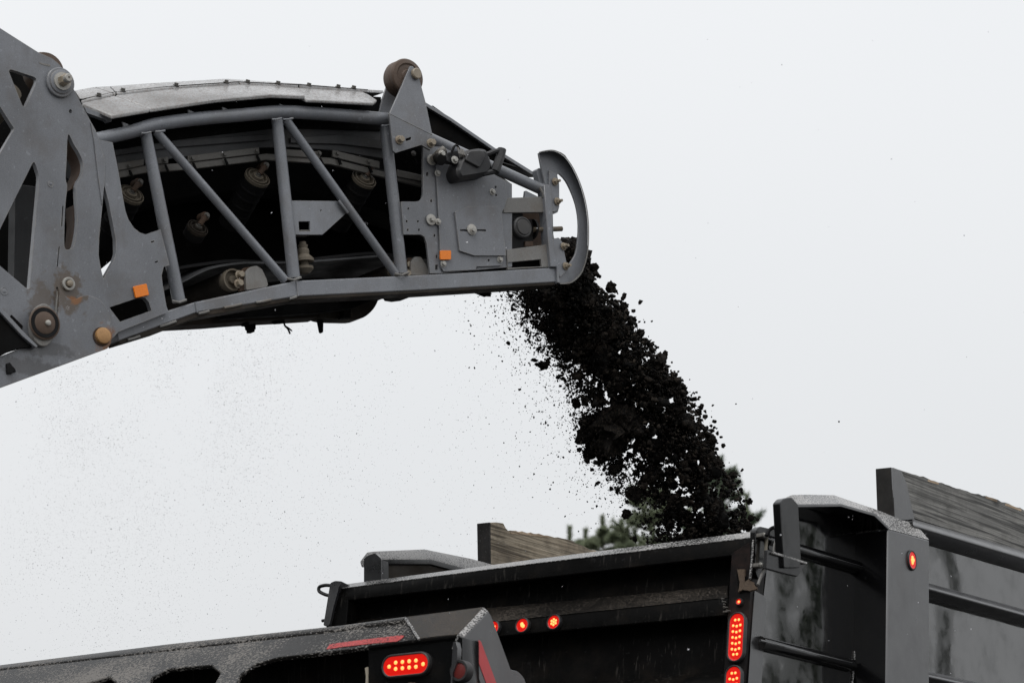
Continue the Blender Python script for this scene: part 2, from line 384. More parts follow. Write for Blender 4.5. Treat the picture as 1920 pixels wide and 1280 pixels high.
def tube(name, pts, r, mat, root, parent=None, n=14, sm=0, cap=True):
    if sm: pts = [Vector(p) for p in smooth(pts, sm, False)]
    bm = bmesh.new(); rows = []; prev = None
    rr = r if isinstance(r, (list, tuple)) else [r] * len(pts)
    for i, p in enumerate(pts):
        d = (pts[min(i + 1, len(pts) - 1)] - pts[max(i - 1, 0)]).normalized()
        if prev is None: a, b, _ = basis(d)
        else:
            a = (prev - d * prev.dot(d)).normalized(); b = d.cross(a)
        prev = a
        rows.append([bm.verts.new(p + (a * math.cos(t) + b * math.sin(t)) * rr[i]) for t in [2 * math.pi * k / n for k in range(n)]])
    for x, y in zip(rows, rows[1:]):
        for i in range(n): bm.faces.new((x[i], x[(i + 1) % n], y[(i + 1) % n], y[i]))
    if cap: bm.faces.new(rows[0]); bm.faces.new(rows[-1])
    return from_bm(name, bm, mat, root, parent)
def lathe_bm(c, ax, prof, n=24):
    """prof: (distance along ax, radius)"""
    a, b, d = basis(ax); bm = bmesh.new(); rows = []
    for h, r in prof:
        if r < 1e-6: rows.append([bm.verts.new(c + d * h)])
        else: rows.append([bm.verts.new(c + d * h + (a * math.cos(t) + b * math.sin(t)) * r) for t in [2 * math.pi * k / n for k in range(n)]])
    for x, y in zip(rows, rows[1:]):
        for i in range(n):
            j = (i + 1) % n
            if len(x) == 1 and len(y) == 1: continue
            if len(x) == 1: bm.faces.new((x[0], y[i], y[j]))
            elif len(y) == 1: bm.faces.new((x[i], x[j], y[0]))
            else: bm.faces.new((x[i], x[j], y[j], y[i]))
    return bm
def lathe(name, c, ax, prof, mat, root, parent=None, n=24, bevel=0): return from_bm(name, lathe_bm(c, ax, prof, n), mat, root, parent, bevel)
def bolt_mesh(name, mat, wr, hr, hh, stud=0):
    bm = lathe_bm(Vector((0, 0, 0)), Z, [(0, wr), (hh * .22, wr), (hh * .25, wr * .9), (hh * .25, 0)], 16)
    b2 = lathe_bm(Vector((0, 0, 0)), Z, [(hh * .2, hr), (hh * .9, hr), (hh, hr * .86), (hh, 0)], 6)
    me = bpy.data.meshes.new('t'); b2.to_mesh(me); bm.from_mesh(me); b2.free()
    if stud:
        b3 = lathe_bm(Vector((0, 0, 0)), Z, [(hh * .9, hr * .5), (hh + stud, hr * .5), (hh + stud, 0)], 10); b3.to_mesh(me := bpy.data.meshes.new('t2')); bm.from_mesh(me); b3.free()
    bmesh.ops.recalc_face_normals(bm, faces=bm.faces)
    m = bpy.data.meshes.new(name); bm.to_mesh(m); bm.free(); m.materials.append(mat); finish(m, 25); return m
BM = {}
def bolt(root, p, ax, kind='std', name='bolt', s=1.0, parent=None):
    if not BM:
        BM['std'] = bolt_mesh('bolt', BOLT, .019, .0125, .018)
        BM['rust'] = bolt_mesh('rusty_bolt', BOLTR, .018, .0135, .026)
        BM['dark'] = bolt_mesh('dark_bolt', RAILM, .013, .009, .012)
        BM['stud'] = bolt_mesh('stud_nut', BOLTR, .017, .0125, .016, .014)
        BM['wash'] = bolt_mesh('washer_bolt', BOLT, .030, .0135, .022)
    o = bpy.data.objects.new(name, BM[kind]); COL.objects.link(o); o.parent = parent or root.o
    a, b, d = basis(ax); c, s_ = math.cos(random.random() * 6), math.sin(random.random() * 6)
    k = math.hypot(c, s_); c, s_ = c / k, s_ / k
    x, y = a * c + b * s_, b * c - a * s_
    o.matrix_local = Matrix.Translation(p - root.loc) @ Matrix((x, y, d)).transposed().to_4x4() @ Matrix.Scale(s, 4)
    return o
def jag(pts, amp, seed=0, step=7):
    rr = random.Random(seed); o = []
    for a, b in zip(pts, pts[1:]):
        n = max(1, int(math.dist(a, b) / step))
        for i in range(n):
            t = i / n; o.append((a[0] + (b[0] - a[0]) * t, a[1] + (b[1] - a[1]) * t + rr.uniform(-amp, amp)))
    o.append(pts[-1]); return o

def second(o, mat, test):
    """faces that pass the direction test take a second, darker material"""
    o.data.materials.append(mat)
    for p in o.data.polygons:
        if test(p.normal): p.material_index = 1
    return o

# ------------------------------------------------------------------ ground
bm = bmesh.new(); bmesh.ops.create_grid(bm, x_segments=1, y_segments=1, size=1500)
g = from_bm('ground', bm, ROAD, None); g['kind'] = 'structure'
# ================================================================== the discharge conveyor
base = hit(CW(.45), 60, 620); base.z = 0
CV = Root('discharge_conveyor', (base.x, base.y, 0), 'grey steel truss conveyor arm of a road milling machine, dropping black asphalt', 'conveyor')
def C(k, x, y): return hit(CW(k), x, y)
OUT = -W
# chord beam along the bottom: two bends
bt = [(216, 613), (366, 566), (556, 526), (780, 516), (1046, 501)]
bb = [(222, 640), (370, 586), (559, 556), (780, 545), (1048, 529)]
prism('bottom_chord_beam', CW(0), bt + bb[::-1], .095, GREYT, CV, bevel=.006)
for (x0, y0, x1, y1) in [(372, 588, 392, 583), (240, 637, 262, 630), (420, 577, 453, 570), (480, 567, 508, 562), (543, 560, 556, 556), (300, 612, 330, 602)]:
    tube('weld_bead', [C(-.002, x0, y0), C(-.003, (x0 + x1) / 2, (y0 + y1) / 2 + .5), C(-.002, x1, y1)], .006, GREYD, CV, n=8)
tube('weld_bead', [C(-.002, 366, 567), C(-.002, 370, 586)], .004, GREYT, CV, n=8)
tube('weld_bead', [C(-.002, 556, 527), C(-.002, 559, 555)], .004, GREYT, CV, n=8)
# dusty lower flange of the beam
prism('beam_flange', CW(.004), [(222, 632), (300, 606), (370, 580), (559, 550), (780, 540), (1040, 524), (1040, 534), (780, 550), (560, 562), (372, 594), (300, 622), (224, 645)], .10, PAN, CV)
# top chord tube
tp = [(178, 262), (212, 255), (250, 246), (282, 236), (320, 229), (380, 222), (450, 216), (505, 211), (540, 210), (580, 212), (650, 217), (728, 224)]
tube('top_chord_tube', [C(.035, *p) for p in tp], 12.5 * PX, GREYT, CV, n=20, sm=3)
prism('tube_end_bracket', CW(-.004), rnd([(171, 247), (180, 245), (182, 257), (183, 268), (188, 270), (187, 275), (178, 277), (174, 270)], 2), .05, GREYT, CV)
tube('top_chord_tube', [C(.035, 770, 243), C(.035, 815, 264), C(.035, 1021, 358)], 11 * PX, GREYT, CV, n=20)
tube('weld_bead', [C(.0, 1012, 352), C(-.005, 1018, 362), C(.0, 1019, 370)], .007, GREYD, CV, n=8)
# truss posts and braces
for a, b, r in [((273, 250), (336, 566), 12), ((519, 222), (551, 522), 12), ((722, 235), (753, 514), 12)]:
    tube('truss_post', [C(.05, *a), C(.05, *b)], [r * .9 * PX, r * PX], GREYT, CV, n=20)
for a, b, r in [((292, 246), (535, 526), 8), ((536, 225), (742, 514), 8)]:
    tube('truss_brace', [C(.045, *a), C(.045, *b)], [8.5 * PX, 8 * PX], GREYT, CV, n=16)
for x, y in [(274, 248), (300, 245), (519, 222), (540, 222), (724, 234)]:
    tube('weld_bead', [C(.0, x - 9, y + 2), C(-.004, x, y + 2), C(.0, x + 9, y)], .005, GREYT, CV, n=8)
for x, y in [(336, 562), (551, 520), (753, 511)]:
    tube('weld_bead', [C(.0, x - 13, y + 2), C(-.01, x, y + 5), C(.0, x + 13, y)], .006, GREYD, CV, n=8)
# ---- cover: a faceted hood in plates
lo = [(211, 217), (282, 204), (404, 187), (510, 177), (573, 180)]
mid = [(151, 192), (214, 177), (324, 165), (446, 157), (560, 162), (678, 171)]
top = [(140, 170), (178, 164), (282, 157), (423, 148), (480, 152), (600, 160), (720, 170)]
def flap(name, up, dn, ku, kd, mat, th=.018):
    s = []
    for u_, d_ in zip(up, dn):
        p, q = C(ku, *u_), C(kd, *d_)
        s.append([p, q, q - Z * th + W * .004, p - Z * th + W * .004])
    return bar(name, s, mat, CV, bevel=.004)
flap('cover_flap', [(153, 193), (214, 179)], [(210, 216.5), (281, 204.5)], .15, -.02, COVER)
flap('cover_flap', [(216, 178.5), (324, 166.5), (446, 158.5), (512, 161)], [(283, 204), (404, 186), (510, 177), (573, 179.5)], .15, -.02, COVER)
flap('cover_flap', [(514, 161.5), (600, 167), (678, 172), (690, 177)], [(575, 187), (640, 190), (700, 193), (707, 187)], .15, -.025, COVER, .014)
def strip(a, b, mat=COVER):   # bolted upper plates, carried over the hood's top to the other side
    s = []
    for (x0, y0), (x1, y1) in ((a[0], b[0]), (a[1], b[1])):
        p, q = C(.15, x1, y1), C(.34, x0, y0)
        q2 = q + W * .3 + Z * .02; p2 = q2 + (q2 - q).normalized() * .2 - Z * (q.z - p.z)
        n = -Z * .012
        s.append([p, q, q2, p2, p2 + n, q2 + n, q + n, p + n])
    return bar('cover_plate', s, mat, CV, bevel=.0015)
tl = [(140, 170), (178, 163.5), (206, 162), (281, 156.5), (423, 148), (560, 157), (720, 170)]
ml = [(152, 190), (213, 176), (218, 174.5), (324, 164), (449, 156), (560, 161), (690, 170)]
for i in range(6):
    a, b = (tl[i], tl[i + 1]), (ml[i], ml[i + 1])
    g_ = 1.1
    strip(((a[0][0] + g_, a[0][1]), (a[1][0] - g_, a[1][1])), ((b[0][0] + g_, b[0][1] - .6), (b[1][0] - g_, b[1][1] - .6)))
for x, y in [(185, 181), (230, 172), (330, 162), (424, 156.5), (464, 156), (521, 158.5), (579, 162), (634, 165), (663, 167)]:
    p = C(.16, x, y - 1); bolt(CV, p, (Z * .8 + OUT * .35).normalized(), 'dark', s=1.15)
prism('hood_underlay', CW(.168), [(152, 186), (214, 172.5), (324, 161), (446, 153), (560, 158), (690, 168), (700, 200), (152, 215)], .02, BLK, CV, bevel=0)
# edges under the hood
prism('rubber_skirt', CW(.16), [(150, 185), (300, 190), (510, 170), (715, 182), (715, 245), (520, 240), (330, 262), (205, 290), (150, 260)], .012, BLK, CV)
prism('hood_bracket', CW(.05), rnd([(158, 200), (209, 219), (210, 228), (203, 229), (200, 225), (163, 212)], 2), .03, GREYT, CV)
for x, y in [(243, 231), (366, 208), (430, 203), (538, 197), (597, 203)]:
    prism('hood_bracket', CW(.03), [(x - 14, y - 3), (x - 2, y + 2), (x + 3, y + 12), (x - 10, y + 12)], .01, GREYT, CV)
skirt_px = [(205, 262), (320, 244), (510, 228), (730, 240), (735, 300), (625, 282), (545, 276), (488, 277), (330, 296), (215, 316)]
prism('rubber_skirt', CW(.17), skirt_px, .014, SKIRT, CV)
for pts in ([(210, 282), (330, 263), (500, 252), (510, 262), (330, 276), (212, 292)], [(545, 258), (640, 252), (720, 262), (722, 280), (640, 270), (545, 268)]):
    prism('rubber_skirt', CW(.155), pts, .01, SKIRT, CV)
# bolted idler rails
def rail(u):
    prism('idler_rail', CW(.14), u, .012, RAILM, CV)
rail([(220, 306), (270, 298), (270, 310), (222, 320)]); rail([(272, 297.5), (316, 294), (316, 306), (273, 309)])
rail([(352, 292), (486, 276), (487, 288), (352, 304)]); rail([(530, 279), (600, 284), (600, 297), (530, 292)])
rail([(624, 281), (712, 303), (712, 316), (624, 294)]); rail([(745, 318), (800, 330), (800, 342), (745, 331)])
prism('idler_rail', CW(.15), [(218, 321), (273, 310), (352, 305), (500, 288), (620, 296), (800, 343), (800, 352), (620, 308), (500, 300), (352, 318), (273, 324), (222, 334)], .02, RAILM, CV)
for x, y in [(241, 311), (308, 301), (360, 297), (420, 290), (480, 283), (598, 288), (632, 288), (775, 288), (690, 303)]:
    bolt(CV, C(.14, x, y), OUT, 'dark'); 
    prism('slot_plate', CW(.136), [(x + 1, y + 8), (x + 4, y + 7.5), (x + 10, y + 20), (x + 6, y + 21)], .006, BLK, CV, bevel=0)
# troughing idlers
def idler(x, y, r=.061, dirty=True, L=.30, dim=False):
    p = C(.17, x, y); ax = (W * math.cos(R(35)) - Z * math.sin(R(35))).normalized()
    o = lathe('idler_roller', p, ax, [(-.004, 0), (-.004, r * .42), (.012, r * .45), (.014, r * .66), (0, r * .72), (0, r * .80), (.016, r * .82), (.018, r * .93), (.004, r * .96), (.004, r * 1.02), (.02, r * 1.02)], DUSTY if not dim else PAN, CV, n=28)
    lathe('roller_shell', p, ax, [(.02, r * 1.0), (L, r * 1.0), (L, 0)], RUB, CV, parent=o, n=28)
    for k in (.06, .11, .16, .21) if not dim else ():
        lathe('roller_groove_ring', p, ax, [(k, r), (k + .004, r * 1.035), (k + .014, r * 1.035), (k + .018, r)], RUB, CV, parent=o, n=28)
    bolt(CV, p - ax * .004, -ax, 'dark', name='axle_nut', s=1.1)
    q = p - ax * .01 + Z * .05 + E * .035
    tube('idler_link', [p - ax * .012, q], [.013, .013], RUST, CV, n=10)
    bolt(CV, q - W * .005, OUT, 'dark', name='link_bolt', s=1.1)
    lathe('idler_link', q + W * .02, OUT, [(-.03, .022), (.010, .022), (.014, .016), (.014, 0)], RUST, CV, n=14)
idler(247, 362); idler(484, 330); idler(684, 333)
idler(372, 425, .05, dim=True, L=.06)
# belt
def sheet(name, rows, th, mat):
    s = []
    n = len(rows[0])
    bm = bmesh.new()
    up = [[bm.verts.new(p) for p in r] for r in rows]; dn = [[bm.verts.new(p - Z * th) for p in r] for r in rows]
    for a in range(len(rows) - 1):
        for i in range(n - 1):
            bm.faces.new((up[a][i], up[a][i + 1], up[a + 1][i + 1], up[a + 1][i])); bm.faces.new((dn[a][i], dn[a][i + 1], dn[a + 1][i + 1], dn[a + 1][i]))
    for a in range(len(rows) - 1):
        for i in (0, n - 1): bm.faces.new((up[a][i], up[a + 1][i], dn[a + 1][i], dn[a][i]))
    for a in (0, len(rows) - 1):
        for i in range(n - 1): bm.faces.new((up[a][i], up[a][i + 1], dn[a][i + 1], dn[a][i]))
    return from_bm(name, bm, mat, CV)
rb = smooth([(225, 540), (300, 507), (338, 499), (390, 491), (440, 486), (500, 489), (560, 486), (630, 478), (700, 472), (760, 478), (830, 480), (940, 470)], 4, False)
near = [C(.16, *p) for p in rb]
sheet('return_belt', [near, [p + W * .25 + Z * .01 for p in near], [p + W * .5 for p in near]], .014, RUB)
rb2 = smooth([(300, 545), (342, 527), (370, 512), (400, 500), (450, 492), (500, 491), (560, 490), (640, 484), (720, 478)], 4, False)
n2 = [C(.13, *p) for p in rb2]
sheet('return_belt_edge', [n2, [p + W * .12 + Z * .03 for p in n2]], .008, SKIRT)
cb = smooth([(200, 330), (330, 308), (480, 285), (620, 292), (800, 345), (940, 395)], 4, False)
c0 = [C(.28, *p) for p in cb]
sheet('carrying_belt', [c0, [p + W * .16 - Z * .13 for p in c0], [p + W * .36 - Z * .13 for p in c0], [p + W * .52 for p in c0]], .014, RUB)
# return rollers, cam brackets, guide roller
def ret(x, y, r, cx):
    p = C(.12, x, y)
    o = lathe('return_roller', p, W, [(0, 0), (0, r * .35), (.02, r * .4), (.022, r * .8), (0, r * .85), (0, r), (.03, r), (.034, r * .92), (.05, r * .92)], DUSTY, CV, n=28)
    lathe('roller_shell', p, W, [(.05, r * .9), (.052, r * .98), (.6, r * .98), (.6, 0)], PAN, CV, parent=o, n=28)
    bolt(CV, C(.10, x + 10, y - 8), OUT, 'rust', name='axle_nut', s=1.2); bolt(CV, C(.09, x + 8, y + 8), OUT, 'rust', name='axle_nut', s=1.2)
    prism('roller_hanger', CW(.06), rnd(cx, 3), .02, GREYD, CV)
    prism('roller_hanger', CW(.08), [(a - 12, b + 2) for a, b in cx], .02, RUST, CV)
ret(438, 524, .052, [(461, 510), (470, 500), (482, 498), (492, 505), (500, 522), (503, 534), (500, 538), (462, 544)])
ret(752, 506, .048, [(770, 492), (778, 481), (790, 482), (799, 496), (805, 512), (803, 516), (770, 516)])
lathe('guide_roller', C(.10, 571, 505), (Z - .1 * E).normalized(), [(-.02, 0), (-.02, .02), (-.012, .03), (0, .042), (.012, .042), (.014, .022), (.036, .02), (.036, .048), (.05, .046), (.062, .034), (.07, .026), (.085, .028), (.095, .026), (.1, .02), (.115, .024), (.118, .016), (.13, .016), (.13, 0)], DUSTY, CV, n=24)
prism('gusset_plate', CW(.055), [(540, 376), (636, 377), (651, 398), (605, 440), (552, 440)], .012, GREYT, CV, holes=[[(560, 415), (581, 415), (582, 434), (561, 434)], [(601, 393), (603, 393), (603, 396), (601, 396)]], bevel=.001)
prism('gusset_lip', CW(.058), [(560, 431), (583, 431), (584, 440), (560, 440)], .05, RAILM, CV)
tube('weld_bead', [C(.04, 635, 376), C(.035, 643, 387), C(.04, 652, 399)], .007, GREYT, CV, n=8)
# inner wall of the other side, pan underneath
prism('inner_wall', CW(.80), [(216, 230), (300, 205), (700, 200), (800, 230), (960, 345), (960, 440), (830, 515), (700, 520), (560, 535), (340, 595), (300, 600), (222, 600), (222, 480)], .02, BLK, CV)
prism('belt_pan', CW(.42), [(325, 611), (400, 607), (462, 602), (540, 598), (602, 594), (602, 560), (560, 540), (340, 590)], .12, PAN, CV)
prism('pan_rib', CW(.30), [(420, 596), (600, 586), (660, 578), (700, 562), (706, 548), (560, 545), (400, 575)], .05, BLK, CV)
prism('roller_guard', CW(.40), smooth([(606, 570), (630, 566), (660, 570), (700, 556), (710, 558), (704, 574), (692, 588), (676, 597), (650, 598), (604, 594)], 3), .10, PAN, CV)
prism('roller_guard', CW(.36), [(642, 572), (658, 569), (658, 596), (640, 597), (640, 594), (644, 592)], .03, BLK, CV)
for pts in ([(650, 553), (720, 549), (738, 548), (728, 556), (700, 557), (650, 560)], [(738, 549), (775, 546), (783, 546), (772, 556), (755, 558), (742, 556)]):
    prism('scraper_clamp', CW(.22), pts, .1, BLK, CV)
prism('hanging_bolt_bracket', CW(.45), [(460, 605), (466, 603), (466, 608), (480, 606), (480, 617), (478, 618), (478, 622), (470, 622), (470, 617), (467, 615), (467, 609), (460, 609)], .04, BLK, CV)
prism('hanging_strap', CW(.45), [(596, 594), (607, 594), (606.5, 622), (604, 624), (601.5, 622)], .02, BLK, CV)
prism('hanging_clip', CW(.44), [(514, 600), (535, 598), (532, 605), (518, 606)], .03, BLK, CV)
tube('loose_wire', [C(.44, 532, 602), C(.44, 534, 610), C(.44, 540, 617), C(.44, 544, 626)], .0045, BLK, CV, n=6, sm=3)
tube('loose_wire', [C(.44, 532, 602), C(.44, 534, 610), C(.44, 541, 615), C(.44, 547, 620)], .004, BLK, CV, n=6, sm=3)
# ---- folding joint: the big cut-out plate on the left
hole2 = smooth([(127.5, 252), (138, 270), (149, 288), (156, 308), (153, 328), (143, 347), (144, 385), (145, 421), (139, 459), (130, 467), (121, 463), (121, 420), (123, 380), (126, 350), (123, 334), (125, 300)], 3)
spear = [(195.5, 347), (204, 380), (212, 420), (217, 448), (217.5, 474), (213, 489), (194, 522), (189, 503), (185, 478), (186, 445), (192, 385)]
quad = [(205, 576), (262, 557)] + [(272, 558), (279, 566), (284, 582)] + [(225, 603)]
H1 = rnd([(14, 128), (72, 147), (45, 206)], 11)
H2 = rnd([(-60, 105), (27, 242), (-60, 388)], 3)
H3 = rnd([(64, 300), (74, 330), (55, 545), (-24, 478)], 9)
outer = [(-90, -8), (0, 53), (71, 98), (98, 110), (112, 122), (124, 138), (130, 152), (152, 194), (180, 246), (186, 262), (211, 267), (221, 315), (231, 373), (235, 395), (241, 412), (251, 427), (262, 436), (273, 439.5), (301, 430), (310, 465), (318, 497), (307, 500), (303, 516), (305, 533), (312, 573), (316, 585), (222, 622), (205, 640), (120, 665), (70, 648), (0, 577), (-90, 488)]
sl1 = [(117, 386), (119, 386), (117, 424), (114.5, 424)]
sl2 = [(110, 462), (112, 462), (108.5, 500), (106.5, 500)]
sl3 = [(105.5, 538), (109, 538), (108, 570), (104, 566)]
STAIN = paint('stained_grey_paint', (.166, .173, .188), .36, dirt=(.08, .062, .046), dirt_amt=.42, wear=.9)
def lo_(x, y, k=-.05): return tuple(C(k, x, y) - CV.loc)
BR, DK, RS = (.085, .06, .038), (.035, .03, .026), (.21, .088, .026)
add_stains(STAIN, [(lo_(132, 545), (.2, .2, .30), BR, .8), (lo_(80, 565), (.16, .16, .28), BR, .65), (lo_(205, 642), (.17, .17, .17), RS, .85), (lo_(138, 562), (.09, .09, .06), RS, .9),
    (lo_(150, 292), (.045, .045, .07), RS, 1.0), (lo_(180, 457), (.03, .03, .03), DK, .9), (lo_(98, 580), (.03, .03, .10), DK, .8), (lo_(82, 655), (.3, .3, .08), DK, .5), (lo_(120, 430), (.05, .05, .14), BR, .35), (lo_(60, 690), (.4, .4, .10), DK, .5)])
prism('hinge_plate', CW(-.03), outer, .028, STAIN, CV, holes=[hole2, spear, quad, H1, H2, H3, sl1, sl2, sl3,
      [(283, 452.5), (289, 451), (289.5, 453.5), (283.5, 455)], [(290, 490.5), (296, 488.5), (296.5, 491), (290.5, 493)],
      [(132 + 3 * math.cos(t), 209 + 4 * math.sin(t)) for t in np.linspace(0, 2 * math.pi, 9)[:-1]]], bevel=.0025)
# flat bar along the seam, second layer at the right edge
prism('seam_bar', CW(-.045), [(108, 545), (111, 545), (108, 624), (101, 624)], .016, GREYD, CV)
prism('hinge_doubler', CW(-.036), [(186, 262), (189, 276), (194, 290), (197.5, 305), (197, 330), (195.5, 347), (192, 385), (184, 330), (176, 262), (170, 230), (178, 243)], .008, GREY, CV, bevel=.001)
# rusted rim of the oval cut-out
prism('cutout_rim', CW(-.002), smooth([(127.5, 252), (138, 270), (149, 288), (156, 308), (153, 328), (143, 347), (132, 356), (140, 342), (148, 325), (151, 308), (144, 290), (134, 272)], 2), .09, RUST, CV, bevel=0)
prism('cutout_rim', CW(-.002), [(144, 385), (145, 421), (139, 459), (134, 464), (137, 445), (139, 420), (137, 385)], .07, RUST, CV, bevel=0)
lug = smooth([(112, 540), (118, 549), (126, 557), (136, 562), (146, 559), (158, 554), (172, 555), (189, 563), (202, 582), (209, 605), (211, 625), (208, 643)], 2, False) + [(202, 653), (0, 727), (-90, 760), (-90, 695), (0, 668), (40, 652), (84, 646), (107, 624), (110, 580)]
prism('hinge_lug', CW(-.062), lug, .03, STAIN, CV, bevel=.002)
lathe('bronze_pin', C(-.062, 192, 630), OUT, [(-.03, .036), (.010, .037), (.016, .034), (.019, .026), (.019, 0)], BRONZE, CV, n=28)
lathe('pin_collar', C(-.062, 190, 631), OUT, [(-.02, .042), (.004, .042), (.004, .035)], RUST, CV, n=28)
# big pivot pin
pp = C(-.062, 82, 607)
prism('pivot_boss', CW(-.085), [(82 + 24 * math.cos(t), 609 + 40 * math.sin(t)) for t in np.linspace(0, 2 * math.pi, 30)[:-1]], .03, GREYD, CV, bevel=.003)
pp = C(-.085, 82, 606)
lathe('pivot_pin', pp, OUT, [(0, .072), (.008, .075), (.012, .068), (.006, .064), (.004, .05), (.012, .05), (.015, .045), (.015, 0)], ROLL, CV, n=32)
lathe('pivot_seal', pp, OUT, [(.005, .066), (.013, .066), (.013, .05)], RUB, CV, n=32)
lathe('pin_plug', pp + OUT * .015 + E * .012, OUT, [(0, .013), (.008, .012), (.012, .006), (.012, 0)], BOLT, CV, n=14)
# angled flange and dark guide below it
prism('angle_flange', CW(-.10), [(-60, 520), (0, 575), (20, 595), (45, 622), (71, 648), (68, 652), (42, 630), (18, 604), (0, 585), (-60, 532)], .05, GREYT, CV)
prism('guide_rail', CW(-.085), [(-60, 530), (0, 584), (40, 626), (64, 650), (40, 652), (15, 660), (0, 668), (-60, 690)], .03, BLK, CV)
prism('hinge_slot', CW(-.034), [(18, 594), (22, 590), (43, 611), (41, 617)], .01, BLK, CV, bevel=0)
prism('cable_clip', CW(-.075), [(13, 681), (19, 679), (23, 685), (28, 690), (31, 697), (26, 696), (24, 700), (14, 700)], .02, RUB, CV)
lathe('ring_bolt', C(-.03, 127, 533), OUT, [(0, .030), (.012, .030), (.014, .026), (.012, .018), (-.01, .018)], BOLT, CV, n=22)
lathe('ring_bolt', C(-.03, 128, 533), OUT, [(-.01, .016), (.02, .015), (.024, .009), (.024, 0)], BOLTR, CV, n=12)
# upper pin with nut
tp_ = C(-.03, 111, 156)
lathe('pin_boss', tp_, OUT, [(0, .068), (.014, .068), (.017, .064), (.017, .055), (.024, .055), (.027, .05), (.027, 0)], GREY, CV, n=30)
lathe('pin_washer', tp_ + OUT * .027, OUT, [(0, .041), (.008, .041), (.008, 0)], BOLT, CV, n=26)
lathe('pin_nut', tp_ + OUT * .035, OUT, [(0, .027), (.03, .027), (.033, .024), (.033, 0)], BOLTR, CV, n=6)
lathe('pin_thread', tp_ + OUT * .06, OUT, [(0, .019), (.03, .019), (.034, .016), (.034, .006), (.028, .005), (.028, 0)], BOLT, CV, n=18)
lathe('support_wheel', C(.02, 88, 133), W, [(0, 0), (0, .085), (.02, .092), (.06, .09), (.08, .08), (.08, 0)], ROLL, CV, n=32)
prism('joint_tab', CW(-.0315), [(73, 117), (95, 122), (94, 125), (85, 123), (74, 119.5)], .006, GREYD, CV, bevel=0)
for x, y, r in [(95, 345, .012), (8, 546, .014), (92, 338, .0)]:
    if r: lathe('cast_dimple', C(-.0305, x, y), OUT, [(0, r * 1.3), (.002, r * 1.2), (.001, r * .8), (.003, r * .5), (.003, 0)], GREY, CV, n=18)
# what stands behind the cut-outs
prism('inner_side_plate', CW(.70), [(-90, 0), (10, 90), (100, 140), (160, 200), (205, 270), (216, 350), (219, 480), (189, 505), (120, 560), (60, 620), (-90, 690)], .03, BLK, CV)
prism('inner_gusset', CW(.12), [(196, 562), (292, 545), (296, 606), (226, 622), (200, 600)], .03, BLK, CV)
prism('inner_post', CW(.35), [(28, 345), (70, 350), (66, 640), (24, 640)], .06, SKIRT, CV)
prism('inner_gusset', CW(.2), [(120, 280), (165, 280), (160, 360), (140, 345), (120, 330)], .03, SKIRT, CV)
lathe('inner_roller', C(.12, 22, 170), (W * .8 - Z * .4 - E * .1).normalized(), [(0, 0), (0, .05), (.02, .055), (.2, .055), (.2, 0)], DUSTY, CV, n=20)
# ---- head frame plates
prism('head_web', CW(.012), [(752, 378), (780, 378), (787, 376.5), (791, 372), (793, 364), (793, 275), (830, 275), (960, 345), (960, 500), (830, 512), (806.6, 512), (800, 456), (796, 444), (789, 439.5), (757, 439.5)], .012, GREY, CV,
      holes=[[(764, 389), (767, 389), (767, 393), (764, 393)], [(761, 413), (764, 413), (764, 417), (761, 417)], [(782, 413), (785, 413), (785, 417), (782, 417)], [(763, 429), (766, 429), (766, 433), (763, 433)], [(784, 429), (787, 429), (787, 433), (784, 433)],
             [(807, 374), (810, 374), (810, 379), (807, 379)], [(813, 439), (816, 439), (816, 444), (813, 444)], [(817, 478), (820, 478), (820, 484), (817, 484)], [(816, 496), (821, 496), (821, 506), (816, 506)], [(799, 323), (803, 323), (803, 330), (799, 330)]], bevel=.001)
prism('access_plate', CW(0), rnd([(817, 296), (836, 300), (868, 312), (915, 326), (948, 340), (950, 362), (952, 371), (946, 390), (941, 398), (949, 478), (941, 498), (893, 500), (892, 506), (832, 509), (827, 500)], 2), .008, GREY, CV,
      holes=[[(928, 349), (931, 349), (931, 353), (928, 353)], [(929, 364), (932, 364), (932, 368), (929, 368)], [(915, 486), (918, 486), (918, 490), (915, 490)], [(849, 311), (852, 311), (852, 316), (849, 316)]], bevel=.0015)
prism('head_cross_plate', CW(.006), [(946, 371), (1020, 369), (1024, 398), (944, 399)], .02, GREYD, CV)
prism('head_cross_plate', CW(.006), [(950, 468), (1028, 458), (1034, 500), (952, 505)], .015, GREYD, CV, holes=[[(950.5, 492), (1014, 486), (1016, 499.5), (953, 502)]], bevel=.001)
prism('head_gusset', CW(.01), [(986, 357), (1020, 374), (1020, 372), (984, 372)], .02, GREYT, CV)
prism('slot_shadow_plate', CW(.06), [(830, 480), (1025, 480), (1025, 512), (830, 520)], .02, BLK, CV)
prism('head_back_plate', CW(.16), [(935, 380), (1030, 380), (1034, 475), (935, 480)], .02, RUST, CV)
prism('tension_plate', CW(-.012), rnd([(853, 397), (877, 387), (938, 386), (949, 479), (890, 479), (862, 470)], 1.5), .011, GREY, CV, holes=[rnd([(862, 430), (911, 430), (912, 434), (863, 434)], 2)], bevel=.0015)
lathe('tension_bolt', C(-.012, 884, 431), OUT, [(0, .027), (.006, .027), (.008, .024), (.008, 0)], BOLT, CV, n=22)
bolt(CV, C(-.020, 886, 432), OUT, 'std', s=.85)
for x, y, k in [(820, 325, 'std'), (923, 360, 'std'), (821, 416, 'std'), (831, 495, 'std'), (937, 487, 'std')]: bolt(CV, C(0, x, y), OUT, k, s=.86)
bolt(CV, C(.005, 808, 412), OUT, 'wash', s=.9); bolt(CV, C(.0, 809, 300), OUT, 'wash', s=.9)
